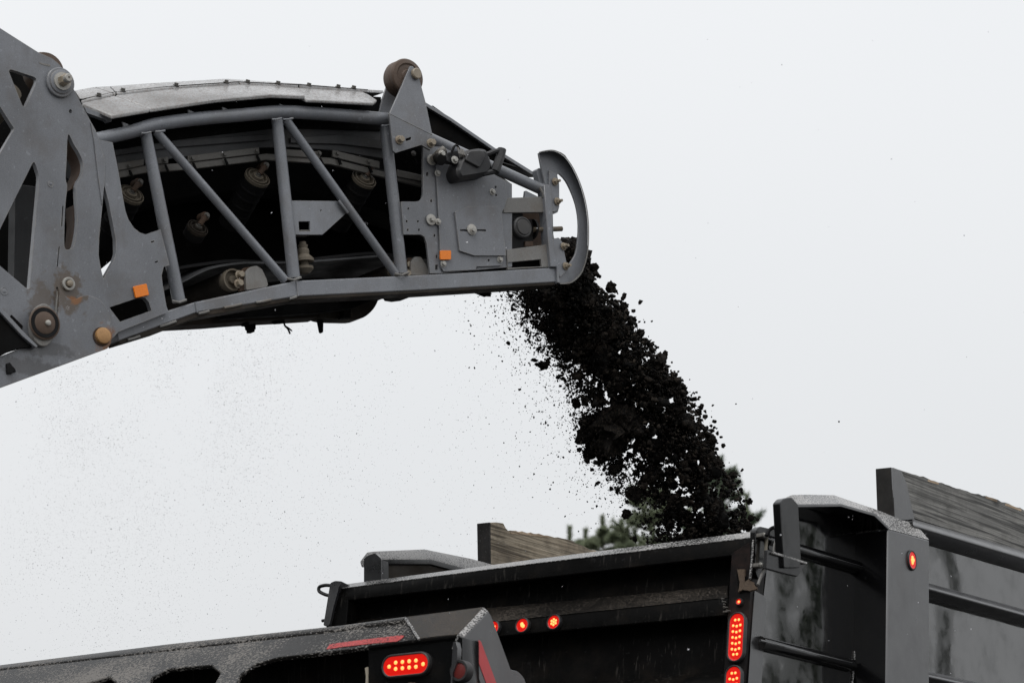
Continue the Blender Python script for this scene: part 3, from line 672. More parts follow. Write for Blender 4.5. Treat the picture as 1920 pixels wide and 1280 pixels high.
for cx, cy, w2, h2, rot, k in [(836, 478, 10, 8.5, 0, -.004), (265, 545, 13, 11, -.22, -.032)]:
    q = [(cx + a * w2 * math.cos(rot) - b * h2 * math.sin(rot), cy + a * w2 * math.sin(rot) + b * h2 * math.cos(rot)) for a, b in ((-1, -1), (1, -1), (1, 1), (-1, 1))]
    r_ = prism('orange_reflector', CW(k - .010), rnd(q, 2), .0095, ORANGE, CV, bevel=.003); r_['label'] = 'bright orange rectangular reflector'
# bearing, adjuster
prism('bearing_housing', CW(.03), rnd([(946, 402), (962, 397), (980, 399), (982, 412), (998, 410), (1000, 430), (1000, 460), (985, 462), (978, 467), (952, 468), (948, 440)], 3), .06, RUB, CV, bevel=.006)
lathe('bearing_cap', C(.03, 976, 428), OUT, [(0, .055), (.02, .053), (.026, .046), (.024, .04), (.03, .036), (.032, 0)], SKIRT, CV, n=28)
lathe('bearing_yoke', C(.045, 996, 430), E, [(0, .05), (.012, .05), (.02, .03), (.02, 0)], RUB, CV, n=20)
tube('adjuster_rod', [C(.03, 1000, 431), C(.03, 1053, 429)], .0125, DUSTY, CV, n=14)
lathe('head_drum', C(.1, 965, 432), W, [(0, 0), (0, .085), (.62, .085), (.62, 0)], RUB, CV, n=32)
prism('bearing_shim', CW(.02), [(985, 452), (1000, 452), (1000, 462), (985, 462)], .02, RUST, CV)
prism('end_channel', CW(-.015), [(1020, 347), (1030, 345), (1033, 352), (1037, 400), (1035, 412), (1037, 445), (1039, 474), (1046, 482), (1048, 500), (1050, 530), (1046, 530), (1044, 500), (1033, 500), (1029, 460), (1024, 400)], .06, GREYT, CV, bevel=.003)
prism('bolt_flange', CW(-.004), rnd([(1030, 318), (1045, 330), (1048, 340), (1049, 388), (1043, 396), (1036, 397), (1030, 380)], 3), .012, GREYT, CV)
prism('bolt_flange', CW(-.004), rnd([(1037, 448), (1048, 445), (1055, 455), (1062, 490), (1066, 505), (1050, 520), (1044, 500), (1037, 475)], 3), .012, GREYT, CV)
dout = [(1010, 287), (1022, 284), (1037, 283), (1050, 288), (1062, 298), (1075, 318), (1087, 345), (1096, 375), (1101, 405), (1102.5, 435), (1101, 470), (1094, 500), (1083, 518), (1068, 529), (1049, 531)]
dout = smooth(dout, 3, False)
din = smooth([(1048, 325), (1061, 339), (1074, 366), (1082, 393), (1085, 423), (1083, 456), (1078, 478), (1067, 495)], 3, False)
dl = [(1062, 491), (1055, 470), (1048, 448), (1038, 446), (1037, 402), (1046, 398), (1049, 388), (1049, 345), (1045, 328)]
outl = dout + [(1046, 500), (1036, 440), (1024, 350), (1016, 320)]
prism('end_guard_plate', CW(.008), outl, .012, GREYT, CV, holes=[din + dl], bevel=.0015)
rim = [[C(.02, *p), C(-.045, *p), C(-.045, p[0] + (2.2 if i > 8 else .3), p[1] + (-2 if i < 12 else (2 if i > 33 else 0))), C(.02, p[0] + (2.2 if i > 8 else .3), p[1] + (-2 if i < 12 else (2 if i > 33 else 0)))] for i, p in enumerate(dout)]
bar('guard_rim', rim, GREYD, CV, bevel=.001)
prism('guard_stiffener', CW(.03), rnd([(1006, 318), (1012, 314), (1016, 322), (1021, 350), (1012, 345)], 3), .04, GREYT, CV)
for x, y in [(1040, 341), (1044, 378), (1056, 462), (1060, 499)]: bolt(CV, C(-.006, x, y), (OUT + E * .25).normalized(), 'stud', name='stud_nut', s=1.15)
# sloping hood skirt over the head
prism('head_skirt', CW(.30), [(800, 200), (812, 198), (846, 222), (929, 279), (1003, 325), (988, 318), (945, 307), (905, 302), (870, 280), (812, 262), (790, 250)], .02, BLK, CV)
s_ = []
for x, y in [(798, 192), (846, 221), (929, 278), (1006, 326)]:
    p = C(.27, x, y); s_.append([p, p + (C(.27, x, y + 7) - p), p + W * .5 + (C(.27, x, y + 7) - p) + Z * .12, p + W * .5 + Z * .13])
bar('head_hood', s_, GREYT, CV, bevel=.002)
prism('hood_wing', CW(.28), [(945, 306), (1003, 326), (987, 317), (930, 300)], .01, SKIRT, CV, bevel=0)
# ---- lifting bracket with its roller
fold = [(730, 214), (811, 254)]
prism('roller_bracket', CW(-.045), [(730, 214), (811, 254), (812, 276), (807, 282), (790, 272), (742, 287), (737, 283)], .012, GREY, CV, holes=[[(761, 260), (771, 257), (771, 262), (761, 265)]], bevel=.0012)
pa, pb = C(-.045, *fold[0]), C(-.045, *fold[1]); pc = C(.0, 774, 125)
fn = (pb - pa).cross(pc - pa).normalized(); fn = fn if fn.dot(W) > 0 else -fn
prism('roller_bracket', (pa, fn), [(730, 213.5), (743, 186), (766, 131), (769, 124), (774, 124), (783, 135), (798, 191), (811, 253.5)], .012, GREY, CV, bevel=.0012)
prism('roller_bracket', CW(.15), [(728, 154), (735, 172), (748, 190), (748, 212), (711, 212), (717, 186)], .012, GREY, CV, bevel=.0012)
rc = C(.005, 766, 143)
lathe('lift_roller', rc, W, [(0, 0), (0, .03), (.006, .035), (.006, .058), (.0, .066), (.004, .084), (.012, .090), (.030, .089), (.034, .084), (.040, .089), (.075, .091), (.092, .084), (.094, 0)], ROLL, CV, n=40)
lathe('roller_axle_bolt', C(-.012, 779, 139), (OUT + E * .1).normalized(), [(0, .027), (.012, .027), (.016, .023), (.016, 0)], BOLTR, CV, n=20)
bolt(CV, C(-.045, 748, 263), OUT, 'rust', s=1.2); bolt(CV, C(-.045, 807, 269), OUT, 'rust', s=1.2)
# ---- work lamp hanging under the tube
lp = CW(-.10)
hb = prism('work_lamp_housing', lp, rnd([(858, 318), (864, 300), (876, 281), (900, 277), (913, 279), (920, 292), (926, 312), (918, 327), (866, 336), (860, 328)], 4), .13, LAMPB, CV, bevel=.016); hb['label'] = 'black plastic work lamp housing'
prism('lamp_facet', CW(-.113), rnd([(872, 300), (880, 283), (903, 281), (912, 292), (900, 315), (884, 306)], 4), .014, LAMPB, CV, parent=hb, bevel=.006)
tube('lamp_guard', [C(-.08, 912, 290), C(-.10, 928, 284), C(-.10, 941, 281)], .012, LAMPB, CV, n=8)
tube('lamp_guard', [C(-.10, 941, 280), C(-.10, 938, 294), C(-.10, 928, 322)], .022, LAMPB, CV, n=10)
tube('lamp_guard', [C(-.08, 905, 326), C(-.10, 928, 321)], .014, LAMPB, CV, n=8)
tube('lamp_mount', [C(-.01, 812, 300), C(-.05, 825, 286), C(-.06, 834, 280)], .02, GREYD, CV, n=12)
lathe('lamp_mount_cap', C(-.07, 824, 298), (OUT - Z * .5).normalized(), [(-.03, .02), (0, .03), (.02, .028), (.024, 0)], RUB, CV, n=16)
prism('lamp_mount_arm', CW(-.07), rnd([(830, 296), (840, 286), (862, 282), (868, 290), (858, 306), (842, 304)], 2), .04, LAMPB, CV, bevel=.004)
for x, y in [(828, 289), (852, 300)]: bolt(CV, C(-.085, x, y), OUT, 'std', s=1.0)
tube('lamp_cable', [C(-.08, 845, 292), C(-.09, 851, 276), C(-.09, 857, 273), C(-.09, 862, 283), C(-.09, 866, 297)], .006, RUB, CV, n=8, sm=4)
for i in range(4): tube('lamp_spring', [C(-.09, 858 + i * 3.2, 276 + i * 1.5), C(-.10, 861 + i * 3.2, 288 + i), C(-.09, 862 + i * 3.2, 295)], .004, GREYD, CV, n=6)
# ================================================================== the dump truck
tb = P0 + U * 1.2; 
TR = Root('dump_truck', (tb.x, tb.y, 0), 'black dump truck body seen from behind, timber boards on its sides and lamps lit', 'dump truck')
def G(k, x, y): return hit(TG(k), x, y)
def S(k, x, y): return hit(TU(k), x, y)
def K(k, x, y): return hit(TV(k), x, y)
GO = -tgn; SO = -U; KO = -V
# ---- tailgate
tgt = prism('tailgate', TG(.10), [(628, 1115), (1400, 1020), (1385, 1420), (590, 1480)], .03, BPD, TR)
prism('tailgate_inner_skin', TG(.14), [(640, 1100), (1405, 1003), (1385, 1420), (590, 1480)], .02, BP, TR)
def gsec(fb, ft, bt_, k=.12):
    a, b, c = G(0, *fb), G(0, *ft), G(k, *bt_)
    return [a, b, c, c + (a - b).normalized() * .12]
bar('tailgate_top_rail', [gsec((626, 1128), (627, 1104), (641, 1096)), gsec((1000, 1085), (1000, 1056.5), (1000, 1049)), gsec((1410, 1037), (1412, 1007), (1410, 997))], BPD, TR, bevel=.004)
tl_ = bar('rail_ledge', [[G(-.001, a, b + .6), G(.116, c, d), G(.118, c, d - .8), G(-.002, a, b - .6)] for a, b, c, d in ((630, 1104, 643, 1096), (1000, 1056, 1000, 1049), (1410, 1007, 1408, 997.5))], SPKG, TR, bevel=0)
def rsec(x, yt, yf, yb): return [G(.10, x, yt), G(0, x, yf), G(0, x, yb), G(.10, x, yb + 2)]
bar('tailgate_rib', [rsec(640, 1166, 1194, 1220), rsec(1000, 1132.5, 1157.5, 1187), rsec(1366, 1098, 1119.5, 1153)], BPD, TR, bevel=.005)
bar('rib_ledge', [[G(.096, x, yt + .2), G(.001, x, yf - .7), G(-.002, x, yf - .2), G(.096, x, yt - 1)] for x, yt, yf in ((640, 1166, 1194), (1000, 1132.5, 1157.5), (1364, 1098, 1119.5))], SPKT, TR, bevel=0)
bar('tailgate_rib', [rsec(600, 1330, 1350, 1385), rsec(1360, 1255, 1278, 1320)], BPD, TR, bevel=.005)
prism('tailgate_end_post', TG(-.002), [(627, 1104), (653, 1120), (648, 1175), (630, 1400), (590, 1400), (611, 1175)], .12, BPD, TR, bevel=.004)
prism('tailgate_end_plate', TG(-.02), rnd([(619, 1092), (628, 1088), (642, 1089), (634, 1103), (624, 1140), (617, 1172), (606, 1172)], 3), .14, BPM, TR, bevel=.004)
eye = [(620, 1097), (610, 1096.5), (600, 1099), (597.5, 1104), (600, 1109), (610, 1114), (619, 1116)]
tube('lifting_eye', [G(.06, *p) for p in eye], .009, BP, TR, n=10, sm=4)
tube('latch_pin', [G(.04, 622, 1160), G(.04, 604, 1163)], .008, BP, TR, n=8)
post = prism('tailgate_corner_post', TG(-.003), [(1371, 1036), (1413, 1010), (1413, 1030), (1406, 1110), (1394, 1300), (1345, 1420), (1354, 1300), (1366, 1110)], .12, PLUM, TR, bevel=.005)
prism('corner_gusset', TG(-.012), [(1413, 1008), (1415, 1040), (1408, 1082), (1392, 1078), (1384, 1064), (1381, 1070), (1384, 1108), (1409, 1104), (1419, 1098), (1405, 1083), (1406, 1060)], .01, BPD, TR, bevel=.001)
cl = [(1382, 1067), (1396, 1066), (1396, 1090), (1404, 1085), (1412, 1090), (1419, 1103), (1409, 1107), (1392, 1104), (1384, 1109), (1387, 1092)]
prism('caked_dirt', TG(-.016), jag(cl + [cl[0]], 1.4, 3, 3)[:-1], .014, RUSTD, TR, bevel=0)
for i in range(9):
    x, y = 1358 + random.uniform(-5, 5), random.uniform(1120, 1150)
    tube('weld_spatter', [G(-.006, x, y), G(-.018, x + random.uniform(3, 9), y + random.uniform(-1, 2))], [.005, .0015], RAILM, TR, n=6)
prism('corner_post_side', (P0 + U * .0 - U * .004, U), [(1415, 1106), (1434, 1117), (1437, 1125), (1427, 1300), (1402, 1300)], .004, BPM, TR, bevel=.001)
tube('weld_bead', [S(-.008, 1413, 1012), S(-.008, 1409, 1060), S(-.008, 1406, 1085)], .006, SPKG, TR, n=8)
# ---- lamps
def stadium(hl, r, n=10):
    o = []
    for k in range(n + 1): t = -math.pi / 2 + math.pi * k / n; o.append((hl - r + r * math.cos(t), r * math.sin(t)))
    for k in range(n + 1): t = math.pi / 2 + math.pi * k / n; o.append((-(hl - r) + r * math.cos(t), r * math.sin(t)))
    return o
LEDM = {}
def led(root, parent, p, n, r, mat):
    key = mat.name
    if key not in LEDM:
        bm = bmesh.new(); bmesh.ops.create_icosphere(bm, subdivisions=2, radius=1); me = bpy.data.meshes.new('led'); bm.to_mesh(me); bm.free(); me.materials.append(mat); finish(me); LEDM[key] = me
    o = bpy.data.objects.new('led', LEDM[key]); COL.objects.link(o); o.parent = parent
    a, b, d = basis(n); o.matrix_local = Matrix.Translation(p - root.loc) @ Matrix((a, b, d)).transposed().to_4x4() @ Matrix.Diagonal((r, r, r * .5, 1))
def lamp(root, name, c, n, ax, hl, r, leds, ledr=.0055, mat=LED, label=None, bez=1.28, hs=.65):
    """sealed lamp: rubber grommet, domed lens, LEDs. ax is the long axis"""
    n = n.normalized(); ax = (ax - n * ax.dot(n)).normalized(); b = n.cross(ax)
    def loop(s, h): return [c + ax * (x) + b * y + n * h for x, y in stadium(hl * s if hl > r else r * s, r * s)]
    def lp2(d, h): return [c + ax * x + b * y + n * h * hs for x, y in stadium(hl + d, r + d)]
    bm = bmesh.new(); rows = [[bm.verts.new(p) for p in l] for l in (lp2(-.008, .020), lp2(-.003, .020), lp2(.0, .0215), lp2(.0, .0215))][:3]
    m = len(rows[0])
    for x, y in zip(rows, rows[1:]):
        for i in range(m): bm.faces.new((x[i], x[(i + 1) % m], y[(i + 1) % m], y[i]))
    bm.faces.new(rows[0])
    # lens: a shallow rounded plate
    ob = from_bm(name, bm, LENS, root); 
    if label: ob['label'] = label
    bm = bmesh.new(); w_ = r * (bez - 1)
    rows = [[bm.verts.new(p) for p in l] for l in (lp2(-.0005, .004), lp2(.0, .024), lp2(w_ * .35, .029), lp2(w_ * .8, .024), lp2(w_, .010), lp2(w_, -.004))]
    for x, y in zip(rows, rows[1:]):
        for i in range(m): bm.faces.new((x[i], x[(i + 1) % m], y[(i + 1) % m], y[i]))
    from_bm('lamp_grommet', bm, BEZ, root, parent=ob)
    for x, y in leds: led(root, ob, c + ax * x + b * y + n * .0212 * hs, n, ledr, mat)
    return ob
def vleds(n=7):
    o = []
    for i in range(n):
        x = (i - (n - 1) / 2) * .027
        if i in (0, n - 1): o += [(x * .98, .009), (x * .98, -.009)]
        else: o += [(x, .018), (x + .004, 0), (x, -.018)]
    return o
down = -Z - TILT * V
lamp(TR, 'tail_lamp', G(-.003, 1383, 1195), GO, down, .108, .036, vleds(), .0062, label='upper lit oval red tail lamp on corner post')
lamp(TR, 'tail_lamp', G(-.003, 1376.5, 1295), GO, down, .108, .036, vleds(), .0062, label='lower lit oval red tail lamp cut off by the picture edge')
lamp(TR, 'marker_lamp', G(-.003, 1388, 1129), GO, down, .0125, .0125, [(0, 0)], .006, bez=1.5)
six = [(.013 * math.cos(t), .013 * math.sin(t)) for t in np.linspace(0, 2 * math.pi, 7)[:-1]] + [(0, 0)]
lamp(TR, 'marker_lamp', G(0, 927, 1178), GO, down, .031, .031, six, .005, LEDS)
lamp(TR, 'marker_lamp', G(0, 982, 1173), GO, down, .031, .031, [(0, 0), (.004, .006), (-.006, -.002)], .009)
lamp(TR, 'marker_lamp', G(0, 1041, 1167), GO, down, .031, .031, six, .006)
# ---- side of the body nearest the camera
prism('side_panel', TU(0), [(1438, 1062), (1466, 1050), (1468, 962), (1500, 952), (1640, 958), (1668, 985), (1668, 1420), (1395, 1420)], .04, GLOSS, TR)
Lp = [(1470, 948), (1497, 946.5), (1520, 946.5), (1577, 946), (1641, 964), (1667, 990)]
Up = [(1476, 930), (1486, 926), (1512, 926), (1563, 927), (1640, 953), (1690, 973)]
Dp = [.03, .06, .165, .165, .165, .165]
sec = []
for l, u_, dd in zip(Lp, Up, Dp):
    p1, p2 = S(-.17, *l), S(-.17 + dd * .7, *u_); sec.append([p1, p2, p2 + U * .015 - Z * .012, p1 + U * (dd + .01) + Z * .01, p1 + U * dd])
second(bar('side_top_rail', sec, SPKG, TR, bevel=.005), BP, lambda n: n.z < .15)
prism('rail_outer_face', TU(-.172), [(1470, 945), (1497, 944.5), (1577, 944), (1642, 962.5), (1668, 989), (1666, 992), (1640, 967), (1577, 949), (1497, 950)], .01, BPM, TR, bevel=.001)
prism('rear_side_post', TU(-.175), rnd([(1463, 942), (1470, 934), (1484, 931), (1497, 945), (1502, 1048), (1500, 1064), (1470, 1064)], 3), .04, BP, TR, bevel=.005)
prism('side_post', TU(-.175), [(1666, 991), (1743, 1011.5), (1743, 1420), (1661, 1420)], .2, BPM, TR, bevel=.008)
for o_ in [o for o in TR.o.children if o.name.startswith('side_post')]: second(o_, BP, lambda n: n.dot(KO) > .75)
a, b, c, d = S(-.172, 1666, 991.5), S(-.172, 1743, 1012), S(-.05, 1717, 982), S(-.05, 1671, 967)
bar('side_post_cap', [[a, b, c, d], [a + U * .2, b + U * .2, c + U * .1 - Z * .02, d + U * .1 - Z * .02]], SPKG, TR, bevel=.002)
lamp(TR, 'marker_lamp', S(-.177, 1709, 1050), SO, Z, .040, .034, [(0, .006), (.012, .002), (-.012, .002), (.002, -.008)], .010, label='lit red marker lamp on the grey side post', hs=.3)
for (x0, y0, x1, y1) in [(1436, 1013, 1620, 1067), (1425, 1204, 1600, 1247)]:
    p, q = S(-.012, x0, y0), S(-.012, x1, y1)
    tube('side_rib', [p, q - (q - p).normalized() * .02, q], [.030, .030, .022], BP, TR, n=16)
    tube('rib_ledge', [S(-.035, x0, y0 - 4), S(-.035, x1 - 4, y1 - 5)], .007, BPM, TR, n=8)
tube('weld_bead', [S(-.004, 1624, 985), S(-.004, 1610, 1140), S(-.004, 1596, 1300)], .0055, SPKG, TR, n=8)
# beyond the post
prism('side_panel', TU(0), [(1690, 985), (2100, 1110), (2100, 1420), (1690, 1420)], .04, GLOSS, TR)
def srail(name, pts):
    s = []
    for (x, yu), (_, yl), (_, yb) in pts:
        p, q = S(-.095, x, yl), S(-.0, x, yb)
        t_ = S(-.05, x, yu)
        s.append([t_, p, p - Z * .012, q, q + U * .02, t_ + U * .06])
    bar(name, s, BPM, TR, bevel=.004)
srail('side_rail', [((1712, 972), (1712, 982), (1712, 1014)), ((1960, 1043), (1960, 1056), (1960, 1086)), ((2090, 1081), (2090, 1094), (2090, 1124))])
srail('side_rib', [((1730, 1089), (1730, 1097), (1730, 1119)), ((1960, 1152), (1960, 1161), (1960, 1181)), ((2090, 1188), (2090, 1197), (2090, 1217))])
srail('side_rib', [((1730, 1255), (1730, 1262), (1730, 1284)), ((1960, 1306), (1960, 1314), (1960, 1336)), ((2090, 1336), (2090, 1344), (2090, 1365))])
# timber boards on the two sides
tr = jag([(1690, 881), (1718, 889), (1760, 903), (1800, 917), (1850, 930), (1900, 947), (2080, 1010)], 1.3, 5)
bd = prism('side_board', TU(-.015), [(1675, 876)] + tr + [(2080, 1082), (1716, 972), (1678, 968)], .085, WOODR, TR, bevel=.002); bd['label'] = 'dark weathered timber board on the near side of the body'
prism('board_end', (S(-.02, 1671, 876), V), [(1641.5, 878.5), (1671, 875.5), (1676, 970), (1645, 975)], .012, WOODE, TR, parent=bd)
prism('board_pocket', TU(-.024), [(1672, 876), (1690, 881), (1700, 905), (1716, 978), (1676, 972)], .008, BPM, TR)
for x0, x1, y0, y1 in [(1740, 1760, 898, 904), (1848, 1870, 929, 937), (1885, 1915, 943, 954)]:
    prism('splintered_edge', TU(-.016), jag([(x0, y0), (x1, y1)], 1, int(x0)) + [(x1, y1 + 4), (x0, y0 + 4)], .05, WOODP, TR, parent=bd, bevel=0)
v_post = .17
uL = (hit(TV(v_post), 715, 1047) - P0).dot(U)
vb = (S(-.02, 1671, 876) - P0).dot(V); uB = (hit(TV(vb), 918, 979) - P0).dot(U)
print('uL', uL, 'uB', uB, 'v_post', v_post, 'vb', vb)
tf = jag([(944, 981), (953, 995), (1000, 1001), (1040, 1006), (1075, 1014), (1100, 1027), (1180, 1052), (1300, 1095)], 1.2, 8)
bl = prism('side_board', TU(uB), [(918, 979), (930, 978.5)] + tf + [(1300, 1180), (920, 1085)], .075, WOODL, TR, bevel=.002); bl['label'] = 'pale tan weathered timber board on the far side of the body'
prism('board_end', (hit(TU(uB), 917, 979), V), [(894, 981), (917.5, 978.5), (919, 1085), (896, 1085)], .012, WOODE, TR, parent=bl)
stain = smooth([(926, 984), (944, 983), (951, 998), (956, 1020), (962, 1040), (950, 1052), (944, 1060), (940, 1050), (946, 1028), (938, 1010), (930, 998)], 2)
prism('splintered_edge', TU(uB - .002), jag([(956, 994), (990, 998), (1030, 1004)], 1.5, 9, 5) + [(1030, 1007), (990, 1003), (958, 1000)], .05, WOODP, TR, parent=bl, bevel=0)
# far arch
Lq = [(715, 1047), (807, 1047), (872, 1064), (925, 1085)]; Uq = [(703, 1033), (797, 1029), (886, 1047), (940, 1062)]
sec = []
for l, u_ in zip(Lq, Uq):
    p1, p2 = S(uL, *l), S(uL + .06, *u_); sec.append([p1, p2, p2 + U * .05, p1 + U * .13, p1 + U * .12 - Z * .03, p1 - Z * .03])
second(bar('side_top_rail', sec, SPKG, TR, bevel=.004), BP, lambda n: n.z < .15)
prism('rear_side_post', TV(v_post), rnd([(682, 1046), (690, 1040), (703, 1036), (715, 1047), (716, 1110), (682, 1110)], 3), .06, BPM, TR, bevel=.005)
prism('side_panel', TU(uL + .01), [(716, 1048), (806, 1049), (871, 1066), (925, 1087), (1400, 1230), (1400, 1420), (716, 1420)], .04, PAN, TR)
prism('side_panel', TU(uB + .08), [(900, 1060), (1400, 1190), (1400, 1420), (900, 1420)], .04, BP, TR)
# floor and front wall of the body, chassis, wheels: below and beyond the picture
def box(name, o, sx, sy, sz, mat, parent=None):
    s = [[o + V * t + U * a + Z * b for a, b in ((0, 0), (sy, 0), (sy, sz), (0, sz))] for t in (0, sx)]
    return bar(name, s, mat, TR, parent, bevel=.01)
fl = Vector((P0.x, P0.y, 1.15))
box('body_floor', fl + V * -.1, 5.6, 2.3, .12, BPD); box('body_front_wall', fl + V * 5.5, .1, 2.3, 2.2, BPD)
for u0 in (.65, 1.45): box('chassis_rail', fl + U * u0 - Z * .3 - V * .1, 8.6, .12, .28, BPD)
box('cab', fl + V * 6.2 + U * .1 - Z * .3, 2.0, 2.1, 1.75, BP)
for vv in (.9, 2.2, 7.4):
    for uu, dr in ((.02, 1), (2.28, -1)):
        c = Vector((P0.x, P0.y, .52)) + V * vv + U * uu
        wh = lathe('wheel', c, U * dr, [(.02, .28), (0, .40), (.02, .50), (.06, .52), (.24, .52), (.28, .50), (.3, .40), (.3, 0)], RUB, TR, n=32)
        lathe('rim', c, U * dr, [(.10, 0), (.10, .10), (.06, .12), (.09, .2), (.02, .28), (.0, .285)], GREY, TR, parent=wh, n=28)
# ---- latch, rod and air hose at the tailgate's upper corner
prism('latch_plate', TU(-.02), rnd([(1417, 994), (1424, 986), (1447, 991), (1446, 1000), (1438, 1070), (1430, 1084), (1422, 1085), (1416, 1070)], 4), .03, BP, TR, bevel=.004)
tube('latch_rod', [S(-.04, 1437.5, 1006), S(-.04, 1434, 1060)], .008, CREAM, TR, n=10)
tube('latch_rod', [S(-.04, 1433, 1064), S(-.05, 1427, 1080), S(-.05, 1421, 1096)], .007, GREYD, TR, n=10)
for x, y in [(1434, 1003), (1428, 1059)]:
    prism('rod_clamp', TU(-.05), rnd([(x - 5, y - 5), (x + 5, y - 2), (x + 7, y + 4), (x + 2, y + 6), (x - 6, y + 3)], 2), .03, RAILM, TR, bevel=.003)
    bolt(TR, S(-.05, x - 2, y - 1), SO, 'std', s=.6)
hose = [(1437, 1004), (1441, 995), (1449, 989), (1462, 987), (1474, 990), (1480, 999), (1478, 1007), (1470, 1011), (1464, 1019), (1459, 1028), (1462, 1034), (1472, 1039), (1486, 1041)]
tube('air_hose', [S(-.10, *p) for p in hose], .0085, RUB, TR, n=12, sm=4)
tube('air_hose', [S(-.12, *p) for p in [(1451, 1036), (1452, 1022), (1460, 1002), (1465, 996)]], .006, GREYD, TR, n=8, sm=4)
prism('hose_bracket', TU(-.16), [(1440, 1030), (1455, 1036), (1485, 1045), (1514, 1054), (1511, 1058), (1496, 1080), (1470, 1074), (1437, 1065)], .02, BP, TR, bevel=.002)
prism('bracket_lip', TU(-.175), [(1452, 1034), (1486, 1044), (1514, 1053.5), (1513, 1057), (1485, 1048), (1452, 1038)], .015, SPKG, TR, bevel=.001)
prism('hose_backing', TU(-.03), rnd([(1444, 990), (1468, 988), (1482, 1000), (1486, 1030), (1455, 1035), (1441, 1030)], 4), .02, BP, TR)
for x, y, r in [(1485, 1036, .012), (1472, 1012, .010), (1479, 1028, .009)]:
    lathe('hose_fitting', S(-.12, x, y), SO + V * .6, [(-.03, r), (-.01, r), (-.01, r * 1.5), (.012, r * 1.5), (.012, r), (.03, r * .9), (.03, 0)], BOLT, TR, n=6)

# ================================================================== lifted axle frame behind the truck
v1, v2 = -1.50, -1.71
ux = (hit(TV(v1), 916, 1144) - P0).dot(U)
ab = hit(TV(v2), 500, 1250); ab.z = 0
AX = Root('lifted_axle_frame', ab, 'mud-splashed black crossbar frame with red tape, lit oval lamp and grey end arm', 'axle frame')
def inc(a, b, c):
    n = (b - a).cross(c - a).normalized(); return (a, n if n.dot(V) > 0 else -n)
vm = -1.56
ipl = inc(K(vm, -60, 1262), K(vm, 640, 1182), K(v2, 640, 1218))
slope = [(-90, 1266), (640, 1182.5), (762, 1165), (784, 1197), (745, 1204), (640, 1218.5), (520, 1232), (480, 1243), (452, 1262), (436, 1300), (392, 1300), (414, 1259), (397, 1245.5), (317, 1252.5), (286, 1268), (270, 1300), (245, 1300), (205, 1267), (168, 1278), (120, 1300), (-90, 1330)]
prism('crossbar_face', ipl, slope, .02, SPK, AX, bevel=.004)
bar('crossbar_top', [[K(v1, x, yt), K(vm + .005, x, yb - 3.2), K(vm + .005, x, yb - 3.2) - Z * .03, K(v1, x, yt) - Z * .05] for x, yt, yb in ((-90, 1257, 1266), (320, 1206, 1219.5), (640, 1171.5, 1182), (762, 1155, 1166))], SPK, AX, bevel=.003)
bar('crossbar_core', [[K(v1 + .02, x, y + 6), K(v2 + .12, x, y + 20), K(v2 + .12, x, y + 150), K(v1 + .02, x, y + 150)] for x, y in ((-90, 1262), (762, 1160))], BPD, AX, bevel=0)
prism('red_tape', (ipl[0] - ipl[1] * .002, ipl[1]), [(618, 1207), (640, 1203.5), (700, 1196), (752, 1190), (758, 1191), (752, 1197), (744, 1201.5), (700, 1205), (640, 1212), (612, 1216)], .002, TAPE, AX, bevel=0)
# end box
epl = inc(K(v1, 762, 1155), K(v1, 906, 1137), K(v2, 857, 1188.5))
prism('end_box_top', epl, [(763, 1155.5), (906, 1137), (858, 1188), (822, 1191.5), (785, 1196.5), (764, 1166)], .02, SPKT, AX, bevel=.002)
pts = [(762 + 24 * t + random.uniform(-1, 1), 1160 + 38 * t) for t in np.linspace(0, 1, 9)]
for (xa, ya), (xb, yb) in zip(pts, pts[1:]): tube('weld_bead', [hit((epl[0] - epl[1] * .004, epl[1]), xa, ya), hit((epl[0] - epl[1] * .007, epl[1]), (xa + xb) / 2, (ya + yb) / 2), hit((epl[0] - epl[1] * .004, epl[1]), xb, yb)], .006, SPKG, AX, n=8)
# corner strip and outer arm
pa, pb, pc_, pd = K(v1, 906, 1137), S(ux, 916, 1144), S(ux, 871, 1192.5), K(v2, 857.5, 1188.5)
bar('corner_strip', [[pa, pb, pc_, pd], [pa + U * .03 - Z * .06, pb + U * .03 - Z * .06, pc_ + U * .03 - Z * .06, pd + U * .03 - Z * .06]], SPKG, AX, bevel=.003)
arm = [(916, 1143.5), (922, 1153), (960, 1257), (972, 1266), (990, 1296), (1010, 1420), (945, 1420), (900, 1281), (871, 1192)]
ar = prism('end_arm', TU(ux), arm, .12, BPM, AX, bevel=.006); ar['label'] = 'grey satin end arm sloping down'
prism('red_tape', TU(ux - .002), [(886.5, 1211), (899, 1199), (902, 1202), (931, 1280), (950, 1335), (932, 1335), (912, 1280)], .002, TAPEC, AX, bevel=0)
prism('end_box_face', TV(v2 + .01), [(700, 1208), (784, 1198), (857, 1190.5), (868, 1194), (869, 1420), (690, 1420), (690, 1215)], .12, BP, AX, bevel=.003)
prism('end_box_back', TV(v1 + .05), [(850, 1190), (885, 1180), (912, 1290), (945, 1420), (850, 1420)], .02, BPD, AX)
prism('lamp_shelf', TV(v2), [(690, 1209), (784, 1197.5), (856, 1189.5), (856, 1196), (784, 1204), (690, 1216)], .03, BPD, AX, bevel=.003)
prism('side_flange', TV(v2 - .03), [(849, 1204), (855, 1202), (858, 1215), (857, 1236), (848, 1262), (847, 1290), (844, 1290)], .03, BPM, AX, bevel=.001)
ul = (K(v2, 905, 1100) - K(v2, 800, 1113)).normalized()
ten = [(-.083, 0)] + [(-.05 + .034 * i, .012) for i in range(4)] + [(-.05 + .034 * i, -.014) for i in range(4)] + [(.088, .004)]
KL = K(v2 + .008, 764, 1246.5)
lamp(AX, 'tail_lamp', KL, KO, U * -1, .112, .040, [(x, -y) for x, y in ten], .0085, LED, label='wide lit oval red tail lamp with ten bright LEDs')
